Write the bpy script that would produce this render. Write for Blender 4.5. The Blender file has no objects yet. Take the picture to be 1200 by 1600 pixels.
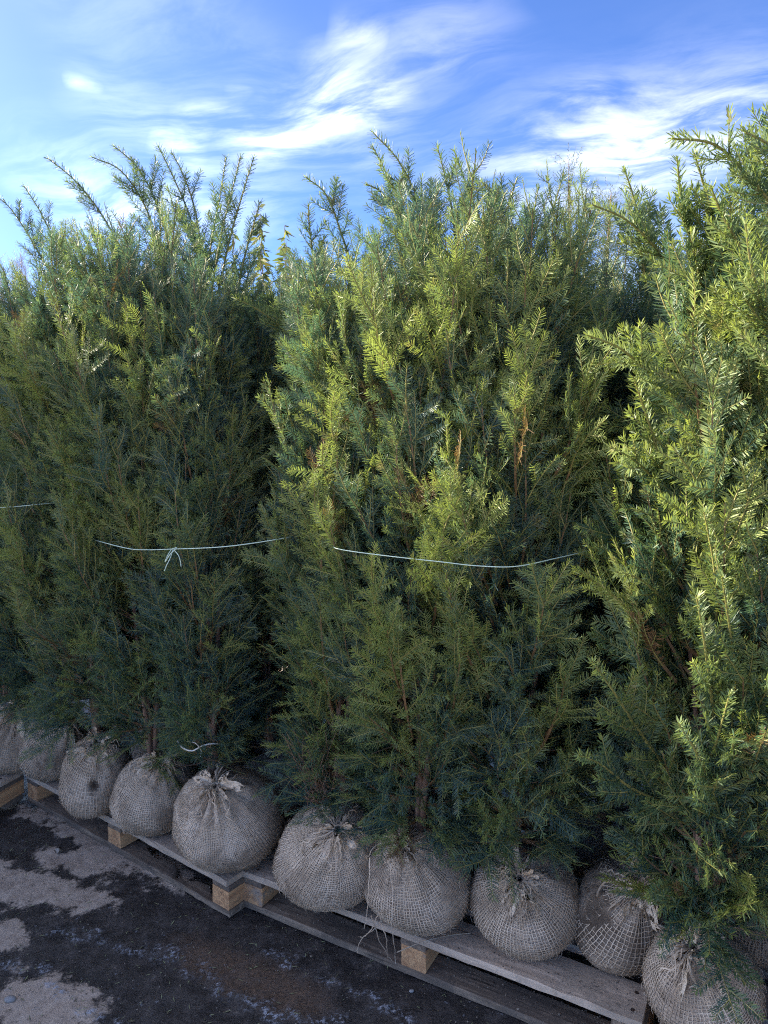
import bpy, math, random
import numpy as np
from mathutils import Vector, Matrix

S = bpy.context.scene
COL = S.collection
R = math.radians

# ------------------------------------------------------------------ camera, sky, sun, exposure
PITCH, CAM_H, FPX = 0.1025, 1.468, 1110.0
cam_data = bpy.data.cameras.new('camera')
cam = bpy.data.objects.new('camera', cam_data)
COL.objects.link(cam)
cam.location = (0, 0, CAM_H)
cam.rotation_euler = (math.pi / 2 - PITCH, 0, 0)
cam_data.sensor_fit = 'VERTICAL'
cam_data.sensor_height = 36
cam_data.lens = FPX / 1600 * 36
cam_data.clip_start = 0.05
cam_data.clip_end = 1000
S.camera = cam

SUN_AZ, SUN_EL = -76.0, 25.0            # azimuth from +Y, towards the left
SUN_DIR = Vector((math.sin(R(SUN_AZ)) * math.cos(R(SUN_EL)), math.cos(R(SUN_AZ)) * math.cos(R(SUN_EL)), math.sin(R(SUN_EL))))
sun_data = bpy.data.lights.new('sun', 'SUN')
sun_data.energy = 5.0
sun_data.angle = R(0.53)
sun_data.color = (1.0, 0.88, 0.68)
sun = bpy.data.objects.new('sun', sun_data)
COL.objects.link(sun)
sun.rotation_euler = SUN_DIR.to_track_quat('Z', 'Y').to_euler()
sun.location = (-20, 5, 12)

S.view_settings.view_transform = 'Standard'
S.view_settings.look = 'None'
S.view_settings.gamma = 1
S.view_settings.use_curve_mapping = False
S.view_settings.exposure = 2.05
S.cycles.max_bounces = 5
S.cycles.transparent_max_bounces = 8
S.cycles.use_denoising = False
S.cycles.filter_width = 1.1
S.cycles.sample_clamp_indirect = 6

F_ = Vector((0, math.cos(PITCH), -math.sin(PITCH)))
U_ = Vector((0, math.sin(PITCH), math.cos(PITCH)))


def ray(x, y):
    return F_ + Vector((1, 0, 0)) * ((x - 600) / FPX) - U_ * ((y - 800) / FPX)


def at_y(x, y, Y):
    d = ray(x, y)
    return Vector((0, 0, CAM_H)) + d * (Y / d.y)


def at_z(x, y, Z):
    d = ray(x, y)
    return Vector((0, 0, CAM_H)) + d * ((Z - CAM_H) / d.z)


# ------------------------------------------------------------------ node helpers
class NT:
    def __init__(self, tree):
        self.t = tree
        self.n = tree.nodes
        self.l = tree.links

    def node(self, typ, **kw):
        nd = self.n.new(typ)
        for k, v in kw.items():
            setattr(nd, k, v)
        return nd

    def put(self, sock, v):
        if isinstance(v, bpy.types.NodeSocket):
            self.l.new(v, sock)
        elif v is not None:
            if sock.type == 'RGBA' and len(v) == 3:
                v = (*v, 1)
            sock.default_value = v

    def math(self, op, a, b=None, c=None, clamp=False):
        nd = self.node('ShaderNodeMath', operation=op, use_clamp=clamp)
        for i, v in enumerate((a, b, c)):
            if v is not None:
                self.put(nd.inputs[i], v)
        return nd.outputs[0]

    def vmath(self, op, a, b=None, scale=None):
        nd = self.node('ShaderNodeVectorMath', operation=op)
        self.put(nd.inputs[0], a)
        if b is not None:
            self.put(nd.inputs[1], b)
        if scale is not None:
            self.put(nd.inputs['Scale'], scale)
        return nd.outputs['Value'] if op in ('DOT_PRODUCT', 'LENGTH', 'DISTANCE') else nd.outputs[0]

    def noise(self, vec, scale, detail=4, rough=0.55, dist=0.0, out='Fac'):
        nd = self.node('ShaderNodeTexNoise')
        self.put(nd.inputs['Vector'], vec)
        self.put(nd.inputs['Scale'], scale)
        nd.inputs['Detail'].default_value = detail
        nd.inputs['Roughness'].default_value = rough
        nd.inputs['Distortion'].default_value = dist
        return nd.outputs[out]

    def smooth(self, v, a, b, lo=0.0, hi=1.0):
        nd = self.node('ShaderNodeMapRange', interpolation_type='SMOOTHSTEP')
        self.put(nd.inputs['Value'], v)
        for k, q in zip(('From Min', 'From Max', 'To Min', 'To Max'), (a, b, lo, hi)):
            self.put(nd.inputs[k], q)
        return nd.outputs[0]

    def mix(self, f, a, b, blend='MIX'):
        nd = self.node('ShaderNodeMix', data_type='RGBA', blend_type=blend)
        self.put(nd.inputs['Factor'], f)
        self.put(nd.inputs['A'], a)
        self.put(nd.inputs['B'], b)
        return nd.outputs['Result']

    def attr(self, name, out='Fac'):
        return self.node('ShaderNodeAttribute', attribute_name=name).outputs[out]

    def bump(self, h, strength=0.5, dist=0.01, normal=None):
        nd = self.node('ShaderNodeBump')
        nd.inputs['Strength'].default_value = strength
        nd.inputs['Distance'].default_value = dist
        self.put(nd.inputs['Height'], h)
        if normal is not None:
            self.put(nd.inputs['Normal'], normal)
        return nd.outputs[0]


def material(name):
    m = bpy.data.materials.new(name)
    m.use_nodes = True
    t = NT(m.node_tree)
    return m, t, t.n['Principled BSDF'], t.n['Material Output']


def geo_pos(t):
    return t.node('ShaderNodeTexCoord').outputs['Object']


# ------------------------------------------------------------------ world
W = bpy.data.worlds.new('World')
S.world = W
W.use_nodes = True
t = NT(W.node_tree)
bg = t.n['Background']
sky = t.node('ShaderNodeTexSky', sky_type='NISHITA', sun_disc=False)
sky.sun_elevation = R(SUN_EL)
sky.sun_rotation = R(SUN_AZ)
sky.air_density = 0.72
sky.dust_density = 0.35
sky.ozone_density = 2.4
CLOUD_OFF = (10.1, 11.2, 0.0)
dirv = t.node('ShaderNodeTexCoord').outputs['Generated']
# tangent-plane coordinates of a cirrus layer high above: x/(z+k), y/(z+k)
sep = t.node('ShaderNodeSeparateXYZ')
t.put(sep.inputs[0], dirv)
den = t.math('ADD', t.math('MAXIMUM', sep.outputs[2], 0.0), 0.22)
cx = t.math('DIVIDE', sep.outputs[0], den)
cy = t.math('DIVIDE', sep.outputs[1], den)
comb = t.node('ShaderNodeCombineXYZ')
t.put(comb.inputs[0], cx)
t.put(comb.inputs[1], cy)
cl = comb.outputs[0]
warp = t.vmath('SCALE', t.vmath('SUBTRACT', t.noise(cl, 1.6, 3, 0.5, out='Color'), (0.5, 0.5, 0.5)), scale=0.22)
clw = t.vmath('ADD', cl, warp)


def cloud_xy(px, py):
    d = ray(px, py).normalized()
    k = max(d.z, 0) + 0.22
    return d.x / k, d.y / k


def streak(p, q, width, amp, warped=None):
    """soft band between two points of the cloud layer"""
    a = Vector((*cloud_xy(*p), 0))
    b = Vector((*cloud_xy(*q), 0))
    v = warped or clw
    ab = b - a
    L = ab.length
    ab.normalize()
    nrm = Vector((-ab.y, ab.x, 0))
    rel = t.vmath('SUBTRACT', v, a)
    s = t.math('DIVIDE', t.vmath('DOT_PRODUCT', rel, ab), L)
    w = t.math('DIVIDE', t.vmath('DOT_PRODUCT', rel, nrm), width)
    along = t.math('SUBTRACT', 1.0, t.math('POWER', t.math('ABSOLUTE', t.math('SUBTRACT', t.math('MULTIPLY', s, 2.0), 1.0)), 2.5), clamp=True)
    across = t.math('EXPONENT', t.math('MULTIPLY', t.math('MULTIPLY', w, w), -1.0))
    return t.math('MULTIPLY', t.math('MULTIPLY', along, across), amp)


small = t.vmath('ADD', cl, t.vmath('SCALE', warp, scale=0.6))
st = [
    streak((350, 245), (650, 125), 0.075, 1.2, small),
    streak((505, 40), (600, 60), 0.035, 0.55, small),
    streak((480, 190), (800, -10), 0.10, 0.42, small),
    streak((490, 40), (540, 190), 0.05, 0.45, small),
    streak((60, 340), (480, 300), 0.22, 0.55, small),
    streak((230, 215), (330, 225), 0.07, 0.55, small),
    streak((250, 175), (390, 165), 0.05, 0.5, small),
    streak((100, 130), (170, 138), 0.025, 0.4, small),
    streak((330, 130), (390, 135), 0.02, 0.4, small),
    streak((660, 330), (1450, 170), 0.22, 1.0, small),
    streak((800, 260), (1250, 180), 0.14, 0.6, small),
    streak((860, 180), (960, 140), 0.05, 0.4, small),
]
tot = st[0]
for s_ in st[1:]:
    tot = t.math('ADD', tot, s_)
# loose cirrus over the whole sky
field = t.math('MULTIPLY', t.smooth(t.noise(t.vmath('ADD', clw, CLOUD_OFF), 0.5, 3, 0.5), 0.46, 0.61), 0.58)
tot = t.math('MAXIMUM', tot, field)
_a, _b = cloud_xy(350, 245), cloud_xy(650, 125)
vr = t.node('ShaderNodeVectorRotate', rotation_type='Z_AXIS')
vr.inputs['Angle'].default_value = -math.atan2(_b[1] - _a[1], _b[0] - _a[0]) - 0.25
t.put(vr.inputs['Vector'], t.vmath('ADD', cl, t.vmath('SCALE', warp, scale=1.6)))
mp = t.node('ShaderNodeMapping')
mp.inputs['Scale'].default_value = (1.5, 4.2, 1)
t.put(mp.inputs['Vector'], vr.outputs[0])
fib = t.noise(mp.outputs[0], 2.6, 9, 0.62, 0.25)
cloud = t.math('MULTIPLY', tot, t.smooth(fib, 0.32, 0.72, 0.05, 1.2), clamp=True)
cloud = t.math('MULTIPLY', cloud, t.smooth(sep.outputs[2], -0.02, 0.05))
cloudcol = t.mix(1.0, t.mix(0.6, sky.outputs[0], (2.75, 2.55, 2.45)), (1.0, 1.0, 1.0), 'MULTIPLY')
# clouds and the thin veil brighten towards the sun
sdot = t.math('MAXIMUM', t.vmath('DOT_PRODUCT', dirv, tuple(SUN_DIR)), 0.0)
fwd = t.math('POWER', sdot, 4.0)
cloudcol = t.vmath('SCALE', cloudcol, scale=t.math('ADD', 1.15, t.math('MULTIPLY', fwd, 4.0)))
clear = t.vmath('ADD', t.vmath('MULTIPLY', sky.outputs[0], (0.325, 0.405, 0.58)), t.vmath('SCALE', (1.0, 0.90, 0.76), scale=t.math('MULTIPLY', t.math('POWER', sdot, 5.0), 1.5)))
skymix = t.mix(t.math('MULTIPLY', cloud, 0.68), clear, cloudcol)
t.put(bg.inputs[0], skymix)
bg.inputs[1].default_value = 0.15


# ------------------------------------------------------------------ numpy mesh helpers
def norm(a):
    return a / np.maximum(np.linalg.norm(a, axis=-1, keepdims=True), 1e-9)


class Geo:
    """collects verts, faces (tris or quads), material index, tint attribute"""

    def __init__(self):
        self.v, self.f3, self.f4, self.m3, self.m4, self.t = [], [], [], [], [], []
        self.n = 0

    def add(self, v, f, mat=0, tint=None):
        v = np.asarray(v, float).reshape(-1, 3)
        f = np.asarray(f, int) + self.n
        self.v.append(v)
        tv = np.zeros(len(v)) if tint is None else (np.full(len(v), tint) if np.isscalar(tint) else tint)
        self.t.append(tv)
        if f.shape[1] == 3:
            self.f3.append(f)
            self.m3.append(np.full(len(f), mat))
        else:
            self.f4.append(f)
            self.m4.append(np.full(len(f), mat))
        self.n += len(v)

    def mesh(self, name, mats, smooth=False):
        me = bpy.data.meshes.new(name)
        v = np.concatenate(self.v).astype(np.float32)
        n3 = sum(len(a) for a in self.f3)
        n4 = sum(len(a) for a in self.f4)
        loops = np.concatenate([np.concatenate(a).ravel() for a in (self.f3, self.f4) if a])
        starts = np.concatenate([np.arange(n3) * 3, n3 * 3 + np.arange(n4) * 4])
        midx = np.concatenate([np.concatenate(a) for a in (self.m3, self.m4) if a])
        me.vertices.add(len(v))
        me.vertices.foreach_set('co', v.ravel())
        me.loops.add(len(loops))
        me.loops.foreach_set('vertex_index', loops.astype(np.int32))
        me.polygons.add(n3 + n4)
        me.polygons.foreach_set('loop_start', starts.astype(np.int32))
        me.polygons.foreach_set('material_index', midx.astype(np.int32))
        me.polygons.foreach_set('use_smooth', np.full(n3 + n4, smooth))
        at = me.attributes.new('tint', 'FLOAT', 'POINT')
        at.data.foreach_set('value', np.concatenate(self.t).astype(np.float32))
        me.update(calc_edges=True)
        me.validate()
        for m in mats:
            me.materials.append(m)
        return me


def link(name, me, parent=None, loc=None):
    o = bpy.data.objects.new(name, me)
    COL.objects.link(o)
    if parent:
        o.parent = parent
    if loc is not None:
        o.location = loc
    return o


def tag(o, label=None, cat=None, group=None, kind=None):
    for k, v in (('label', label), ('category', cat), ('group', group), ('kind', kind)):
        if v:
            o[k] = v
    return o


def bez(P0, P1, P2, t):
    t = t[..., None]
    return P0 * (1 - t) ** 2 + P1 * 2 * t * (1 - t) + P2 * t ** 2


def dbez(P0, P1, P2, t):
    t = t[..., None]
    return norm((P1 - P0) * (1 - t) + (P2 - P1) * t)


def tubes(P0, P1, P2, r0, r1, segs=3, sides=3):
    """vectorised tapered tubes along quadratic curves -> verts, quads"""
    n = len(P0)
    tt = np.linspace(0, 1, segs + 1)
    pts = np.stack([bez(P0, P1, P2, np.full(n, a)) for a in tt], 1)
    tan = np.stack([dbez(P0, P1, P2, np.full(n, a)) for a in tt], 1)
    ref = np.where(np.abs(tan[..., 2:3]) > 0.9, np.array([1.0, 0, 0]), np.array([0, 0, 1.0]))
    A = norm(np.cross(tan, ref))
    B = np.cross(tan, A)
    rad = r0[:, None] * (1 - tt) + r1[:, None] * tt
    ang = np.arange(sides) * 2 * np.pi / sides
    v = pts[:, :, None] + rad[:, :, None, None] * (A[:, :, None] * np.cos(ang)[None, None, :, None] + B[:, :, None] * np.sin(ang)[None, None, :, None])
    base = np.arange(n)[:, None, None] * ((segs + 1) * sides) + np.arange(segs)[None, :, None] * sides
    i = np.arange(sides)[None, None, :]
    j = (i + 1) % sides
    f = np.stack([base + i, base + j, base + sides + j, base + sides + i], -1)
    return v.reshape(-1, 3), f.reshape(-1, 4)


def path_tube(pts, rad, sides=6):
    """one tube along a polyline"""
    pts = np.asarray(pts, float)
    n = len(pts)
    tan = norm(np.gradient(pts, axis=0))
    A = np.zeros_like(pts)
    a = np.cross(tan[0], [0.1, 0.2, 1.0])
    for i in range(n):
        a = a - tan[i] * np.dot(a, tan[i])
        a = a / max(np.linalg.norm(a), 1e-9)
        A[i] = a
    B = np.cross(tan, A)
    rad = np.broadcast_to(np.asarray(rad, float), (n,))
    ang = np.arange(sides) * 2 * np.pi / sides
    v = pts[:, None] + rad[:, None, None] * (A[:, None] * np.cos(ang)[None, :, None] + B[:, None] * np.sin(ang)[None, :, None])
    i = np.arange(sides)[None, :]
    b = np.arange(n - 1)[:, None] * sides
    j = (i + 1) % sides
    f = np.stack([b + i, b + j, b + sides + j, b + sides + i], -1).reshape(-1, 4)
    return v.reshape(-1, 3), f


def crm(pts, n=8):
    """catmull-rom resample"""
    p = [Vector(q) for q in pts]
    p = [p[0] * 2 - p[1]] + p + [p[-1] * 2 - p[-2]]
    out = []
    for i in range(1, len(p) - 2):
        for k in range(n):
            s = k / n
            a, b, c, d = p[i - 1], p[i], p[i + 1], p[i + 2]
            out.append(0.5 * ((2 * b) + (c - a) * s + (2 * a - 5 * b + 4 * c - d) * s * s + (3 * b - a - 3 * c + d) * s ** 3))
    out.append(p[-2])
    return np.array([tuple(q) for q in out])


def needles(g, rng, P0, P1, P2, N, radial, age, spacing=0.005, nl=0.022, nw=0.0028, t0=0.0, fine=False, seg=False):
    """yew needles along quadratic axes. N plane normals, radial 0..1, age 0 old..1 young"""
    L = np.linalg.norm(P1 - P0, axis=1) * 0.5 + np.linalg.norm(P2 - P1, axis=1) * 0.5 + 0.5 * np.linalg.norm(P2 - P0, axis=1) * 0.5
    L = 0.5 * (np.linalg.norm(P1 - P0, axis=1) + np.linalg.norm(P2 - P1, axis=1) + np.linalg.norm(P2 - P0, axis=1))
    t0 = np.broadcast_to(t0, L.shape)
    cnt = np.maximum((L * (1 - t0) / spacing * 2).astype(int), 4)
    idx = np.repeat(np.arange(len(L)), cnt)
    first = np.repeat(np.cumsum(cnt) - cnt, cnt)
    k = np.arange(len(idx)) - first
    tt = t0[idx] + (1 - t0[idx]) * np.clip((k + rng.uniform(-.4, .4, len(idx)) + .5) / cnt[idx], 0, 1)
    p0, p1, p2 = P0[idx], P1[idx], P2[idx]
    P = bez(p0, p1, p2, tt)
    T = dbez(p0, p1, p2, tt)
    Nn = N[idx]
    B = norm(np.cross(T, Nn))
    Nn = np.cross(B, T)
    m = len(idx)
    side = np.where(k % 2 == 0, 1.0, -1.0)
    isr = rng.uniform(0, 1, m) < radial[idx]
    psi = np.where(isr, rng.uniform(0, 2 * np.pi, m), np.where(side > 0, 0.25, np.pi - 0.25) + rng.normal(0, 0.24, m))
    out = B * np.cos(psi)[:, None] + Nn * np.sin(psi)[:, None]
    tip = np.clip((tt - 0.82) / 0.18, 0, 1) * (0 if seg else 1)
    a = R(60) + rng.normal(0, 0.11, m) - tip * R(30)
    D = T * np.cos(a)[:, None] + out * np.sin(a)[:, None]
    ln = nl * rng.uniform(0.72, 1.15, m) * (1 - 0.4 * tip) * (1 - (0 if seg else 0.25) * np.clip((0.15 - tt) / 0.15, 0, 1))
    pn = norm(np.cross(T, out))
    wf = np.cross(D, pn)                    # in the spray's plane
    wr = pn                                 # across it
    Wd = np.where(isr[:, None], wr, wf)
    tw = rng.normal(0, 0.28, m)[:, None]
    Wd = norm(Wd * np.cos(tw) + np.cross(D, Wd) * np.sin(tw))
    w = (nw * rng.uniform(0.8, 1.15, m))[:, None] * 0.5
    cur = T * (ln * rng.uniform(0.04, 0.2, m))[:, None] + np.array([0, 0, -1.0]) * (ln * rng.uniform(-0.12, 0.10, m))[:, None]
    l_ = ln[:, None]
    tint = np.clip(age[idx] + 0.35 * tip + rng.normal(0, 0.12, m), 0, 1)
    if fine:
        q1 = P + D * l_ * 0.3 + cur * 0.1
        q2 = P + D * l_ * 0.72 + cur * 0.5
        q3 = P + D * l_ + cur
        v = np.stack([P, q1 + Wd * w, q1 - Wd * w, q2 + Wd * w, q2 - Wd * w, q3], 1)
        b = np.arange(m)[:, None] * 6
        f = np.concatenate([b + np.array([[0, 2, 1]]), b + np.array([[3, 4, 5]])])
        g.add(v, f, 0, np.repeat(tint, 6))
        g.f4.append(b + np.array([[1, 2, 4, 3]]) + g.n - len(v) * 6)
        g.m4.append(np.zeros(m, int))
    else:
        e_ = P + D * l_ + cur
        v = np.stack([P - Wd * w * 0.7, P + Wd * w * 0.7, e_ + Wd * w * 0.45, e_ - Wd * w * 0.9 - D * l_ * 0.10], 1)
        b = np.arange(m)[:, None] * 4
        f = b + np.array([[0, 1, 2, 3]])
        g.add(v, f, 0, np.repeat(tint, 4))


# ------------------------------------------------------------------ materials
def make_needle_material(name, dark, mid, young, bronze, trans=0.33):
    m, t, p, out = material(name)
    ai = t.node('ShaderNodeAttribute', attribute_name='age', attribute_type='INSTANCER').outputs['Fac']
    tint = t.math('ADD', t.attr('tint'), ai)
    obj = t.node('ShaderNodeNewGeometry').outputs['Position']
    n1 = t.noise(obj, 5.5, 2)
    n2 = t.noise(obj, 26.0, 2)
    c = t.mix(t.smooth(n1, 0.35, 0.68), dark, mid)
    c = t.mix(t.smooth(tint, 0.20, 0.95), c, young)
    c = t.mix(t.math('MULTIPLY', t.smooth(n2, 0.58, 0.76), 0.6), c, bronze)
    c = t.mix(t.smooth(ai, -0.5, -0.9), c, (0.14, 0.088, 0.045))
    p.inputs['Roughness'].default_value = 0.48
    p.inputs['Specular IOR Level'].default_value = 0.4
    t.put(p.inputs['Base Color'], c)
    tr = t.node('ShaderNodeBsdfTranslucent')
    t.put(tr.inputs['Color'], t.mix(1.0, c, (1.7, 1.7, 1.0), 'MULTIPLY'))
    mx = t.node('ShaderNodeMixShader')
    mx.inputs[0].default_value = trans
    t.l.new(p.outputs[0], mx.inputs[1])
    t.l.new(tr.outputs[0], mx.inputs[2])
    t.l.new(mx.outputs[0], out.inputs['Surface'])
    return m


M_NEEDLE = make_needle_material('yew needles', (0.050, 0.108, 0.106), (0.066, 0.124, 0.084), (0.200, 0.255, 0.075), (0.220, 0.175, 0.090))
M_NEEDLE_R = make_needle_material('yew needles broad', (0.048, 0.104, 0.090), (0.072, 0.130, 0.072), (0.225, 0.275, 0.075), (0.230, 0.185, 0.090))

M_TWIG, t, p, o_ = material('young twig')
c = t.mix(t.attr('tint'), (0.16, 0.085, 0.045), (0.20, 0.21, 0.055))
t.put(p.inputs['Base Color'], c)
p.inputs['Roughness'].default_value = 0.6

M_BARK, t, p, o_ = material('yew bark')
ob = geo_pos(t)
mp = t.node('ShaderNodeMapping')
mp.inputs['Scale'].default_value = (60, 60, 9)
t.put(mp.inputs['Vector'], ob)
nb = t.noise(mp.outputs[0], 1.0, 4)
t.put(p.inputs['Base Color'], t.mix(t.smooth(nb, 0.3, 0.7), (0.10, 0.060, 0.042), (0.30, 0.19, 0.13)))
p.inputs['Roughness'].default_value = 0.85
t.put(p.inputs['Normal'], t.bump(nb, 0.6, 0.004))


def burlap_ground(name, c1, c2, c3):
    """felted dusty cloth and earth behind the open net"""
    m, t, p, out = material(name)
    ob = geo_pos(t)
    rnd = t.node('ShaderNodeObjectInfo').outputs['Random']
    off = t.vmath('ADD', ob, t.vmath('SCALE', (3.1, 7.3, 1.7), scale=rnd))
    big = t.noise(off, 9.0, 4)
    fine = t.noise(off, 160.0, 3, 0.7)
    med = t.noise(off, 45.0, 4, 0.65)
    c = t.mix(t.smooth(big, 0.38, 0.62), c1, c2)
    c = t.mix(t.smooth(med, 0.45, 0.72), c, c3)
    c = t.mix(t.math('MULTIPLY', t.smooth(fine, 0.5, 0.75), 0.6), c, (0.40, 0.35, 0.29))
    c = t.mix(t.attr('tint'), c, (0.055, 0.040, 0.030))
    t.put(p.inputs['Base Color'], c)
    p.inputs['Roughness'].default_value = 0.95
    p.inputs['Specular IOR Level'].default_value = 0.1
    t.put(p.inputs['Normal'], t.bump(t.math('ADD', fine, t.math('MULTIPLY', med, 1.5)), 0.9, 0.006))
    return m


M_SOIL = burlap_ground('earthy burlap', (0.38, 0.295, 0.21), (0.54, 0.43, 0.32), (0.20, 0.145, 0.10))
M_THREAD, t, p, o_ = material('jute thread')
ob = geo_pos(t)
n1 = t.noise(ob, 14.0, 3)
n2 = t.noise(ob, 120.0, 2)
c = t.mix(t.smooth(n1, 0.35, 0.65), (0.52, 0.42, 0.305), (0.70, 0.58, 0.44))
c = t.mix(t.math('MULTIPLY', t.smooth(n2, 0.45, 0.7), 0.5), c, (0.45, 0.34, 0.23))
rn = t.node('ShaderNodeObjectInfo').outputs['Random']
n3 = t.noise(t.vmath('ADD', ob, t.vmath('SCALE', (4.0, 2.0, 7.0), scale=rn)), 8.5, 5, 0.62)
c = t.mix(t.math('MULTIPLY', t.smooth(n3, 0.46, 0.62), 0.8), c, (0.27, 0.205, 0.145))
t.put(p.inputs['Base Color'], c)
p.inputs['Roughness'].default_value = 0.9
p.inputs['Specular IOR Level'].default_value = 0.15

M_CLOTH, t, p, o_ = material('gathered jute cloth')
ob = geo_pos(t)
n2 = t.noise(ob, 220.0, 3)
n1 = t.noise(ob, 30.0, 3)
c = t.mix(t.smooth(n1, 0.35, 0.65), (0.52, 0.41, 0.29), (0.74, 0.61, 0.45))
c = t.mix(t.math('MULTIPLY', t.smooth(n2, 0.5, 0.7), 0.6), c, (0.22, 0.18, 0.13))
t.put(p.inputs['Base Color'], c)
p.inputs['Roughness'].default_value = 0.95
p.inputs['Specular IOR Level'].default_value = 0.1
t.put(p.inputs['Normal'], t.bump(n2, 0.8, 0.004))


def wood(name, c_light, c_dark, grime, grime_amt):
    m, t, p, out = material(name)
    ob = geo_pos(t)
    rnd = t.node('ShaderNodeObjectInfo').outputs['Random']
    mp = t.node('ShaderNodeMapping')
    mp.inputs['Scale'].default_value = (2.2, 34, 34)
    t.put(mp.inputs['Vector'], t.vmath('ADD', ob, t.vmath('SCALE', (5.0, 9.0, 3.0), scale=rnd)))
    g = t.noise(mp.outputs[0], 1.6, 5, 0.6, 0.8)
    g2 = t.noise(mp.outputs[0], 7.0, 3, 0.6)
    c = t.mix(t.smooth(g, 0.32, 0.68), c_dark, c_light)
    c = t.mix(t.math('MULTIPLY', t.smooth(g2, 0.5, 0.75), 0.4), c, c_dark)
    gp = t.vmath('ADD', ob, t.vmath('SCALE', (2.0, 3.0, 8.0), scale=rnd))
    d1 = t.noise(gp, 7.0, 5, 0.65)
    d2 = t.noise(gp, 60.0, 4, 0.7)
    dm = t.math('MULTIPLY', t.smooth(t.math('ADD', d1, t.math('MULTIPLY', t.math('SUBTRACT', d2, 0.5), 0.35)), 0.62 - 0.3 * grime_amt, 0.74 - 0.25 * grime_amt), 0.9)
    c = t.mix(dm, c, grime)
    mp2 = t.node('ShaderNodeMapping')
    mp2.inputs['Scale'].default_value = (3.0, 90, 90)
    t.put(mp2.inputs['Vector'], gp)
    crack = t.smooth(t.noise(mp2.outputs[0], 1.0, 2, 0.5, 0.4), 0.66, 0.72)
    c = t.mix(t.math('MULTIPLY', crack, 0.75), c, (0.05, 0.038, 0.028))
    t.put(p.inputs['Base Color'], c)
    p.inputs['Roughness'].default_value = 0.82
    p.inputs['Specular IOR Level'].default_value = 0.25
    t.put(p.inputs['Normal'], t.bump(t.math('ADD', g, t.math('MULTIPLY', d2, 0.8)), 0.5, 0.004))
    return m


M_DECK = wood('weathered deck board', (0.64, 0.50, 0.37), (0.42, 0.32, 0.235), (0.40, 0.315, 0.235), 0.75)
M_BLOCK = wood('pine block', (0.64, 0.37, 0.18), (0.38, 0.20, 0.10), (0.30, 0.25, 0.20), 0.25)
M_BOTTOM = wood('grimy shade-darkened bottom board', (0.30, 0.225, 0.16), (0.13, 0.095, 0.068), (0.14, 0.11, 0.085), 0.6)  # base tones also darkened to stand for shade under the deck


# ------------------------------------------------------------------ ground
def fnoise(x, y, seed, octs=5, base=1.0, gain=0.5):
    r = np.random.default_rng(seed)
    out = np.zeros_like(x)
    amp, f = 1.0, base
    for _ in range(octs):
        for _k in range(4):
            a = r.uniform(0, 2 * np.pi)
            ph = r.uniform(0, 2 * np.pi)
            ff = f * r.uniform(0.7, 1.4)
            out += amp * 0.35 * np.sin((x * np.cos(a) + y * np.sin(a)) * ff * 2 * np.pi + ph + 1.3 * np.sin((x * np.sin(a) - y * np.cos(a)) * ff * 4 + ph * 2))
        amp *= gain
        f *= 2.1
    return out


def seg_dist(x, y, pts):
    d = np.full_like(x, 1e9)
    for (ax, ay), (bx, by) in zip(pts[:-1], pts[1:]):
        vx, vy = bx - ax, by - ay
        s = np.clip(((x - ax) * vx + (y - ay) * vy) / (vx * vx + vy * vy), 0, 1)
        d = np.minimum(d, np.hypot(x - ax - s * vx, y - ay - s * vy))
    return d


def axis_coords(lo, hi, step, far, n):
    q = np.arange(lo, hi + 1e-6, step)
    e = np.geomspace(0.03, far, n)
    return np.concatenate([lo - e[::-1], q, hi + e])


gx = axis_coords(-2.2, 1.3, 0.011, 150, 26)
gy = axis_coords(0.7, 3.4, 0.011, 150, 26)
X, Y = np.meshgrid(gx, gy)
near = np.clip(1 - np.maximum(np.maximum(-2.2 - X, X - 1.3), np.maximum(0.7 - Y, Y - 3.4)) / 1.0, 0, 1)
Xc, Yc = np.clip(X, -6, 6), np.clip(Y, -6, 8)
relief = fnoise(Xc, Yc, 3, 4, 0.7) * 0.0035 + fnoise(Xc, Yc, 4, 4, 5.0) * 0.0016


def gp(px, py):
    v = at_z(px, py, 0)
    return (v.x, v.y)


# world-space marks: dry patches, sky sheen painted on wet ridges, rusty mud
edge = fnoise(Xc, Yc, 8, 6, 2.6, 0.68)


def blob(px, py, rx, ry, ang=-0.6):
    cx_, cy_ = gp(px, py)
    dx, dy = X - cx_, Y - cy_
    u = (dx * math.cos(ang) + dy * math.sin(ang)) / rx
    v = (-dx * math.sin(ang) + dy * math.cos(ang)) / ry
    return 1 - np.hypot(u, v)


dry = np.maximum.reduce([blob(125, 1325, 0.42, 0.13, -0.62), blob(60, 1395, 0.30, 0.10, -0.2), blob(230, 1345, 0.24, 0.09, -0.65), blob(5, 1460, 0.10, 0.08), blob(60, 1570, 0.24, 0.12, -0.5), blob(-80, 1380, 0.3, 0.2)])
dry = dry + 0.18 * edge
dry = np.clip(dry * 1.9 + 0.12, 0, 1)
wetblob = blob(60, 1305, 0.20, 0.06, -0.5) + 0.2 * edge
dry = dry * (1 - np.clip(wetblob * 5, 0, 1))
froth = np.zeros_like(X)  # pale streaks standing for sky reflecting off the wet ridges
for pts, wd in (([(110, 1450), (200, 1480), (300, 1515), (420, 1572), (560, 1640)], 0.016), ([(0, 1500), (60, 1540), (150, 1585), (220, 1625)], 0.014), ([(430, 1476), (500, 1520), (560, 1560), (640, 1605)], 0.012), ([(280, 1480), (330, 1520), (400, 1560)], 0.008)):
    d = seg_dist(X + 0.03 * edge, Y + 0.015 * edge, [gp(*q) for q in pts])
    froth = np.maximum(froth, np.exp(-(d / wd) ** 2))
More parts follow.
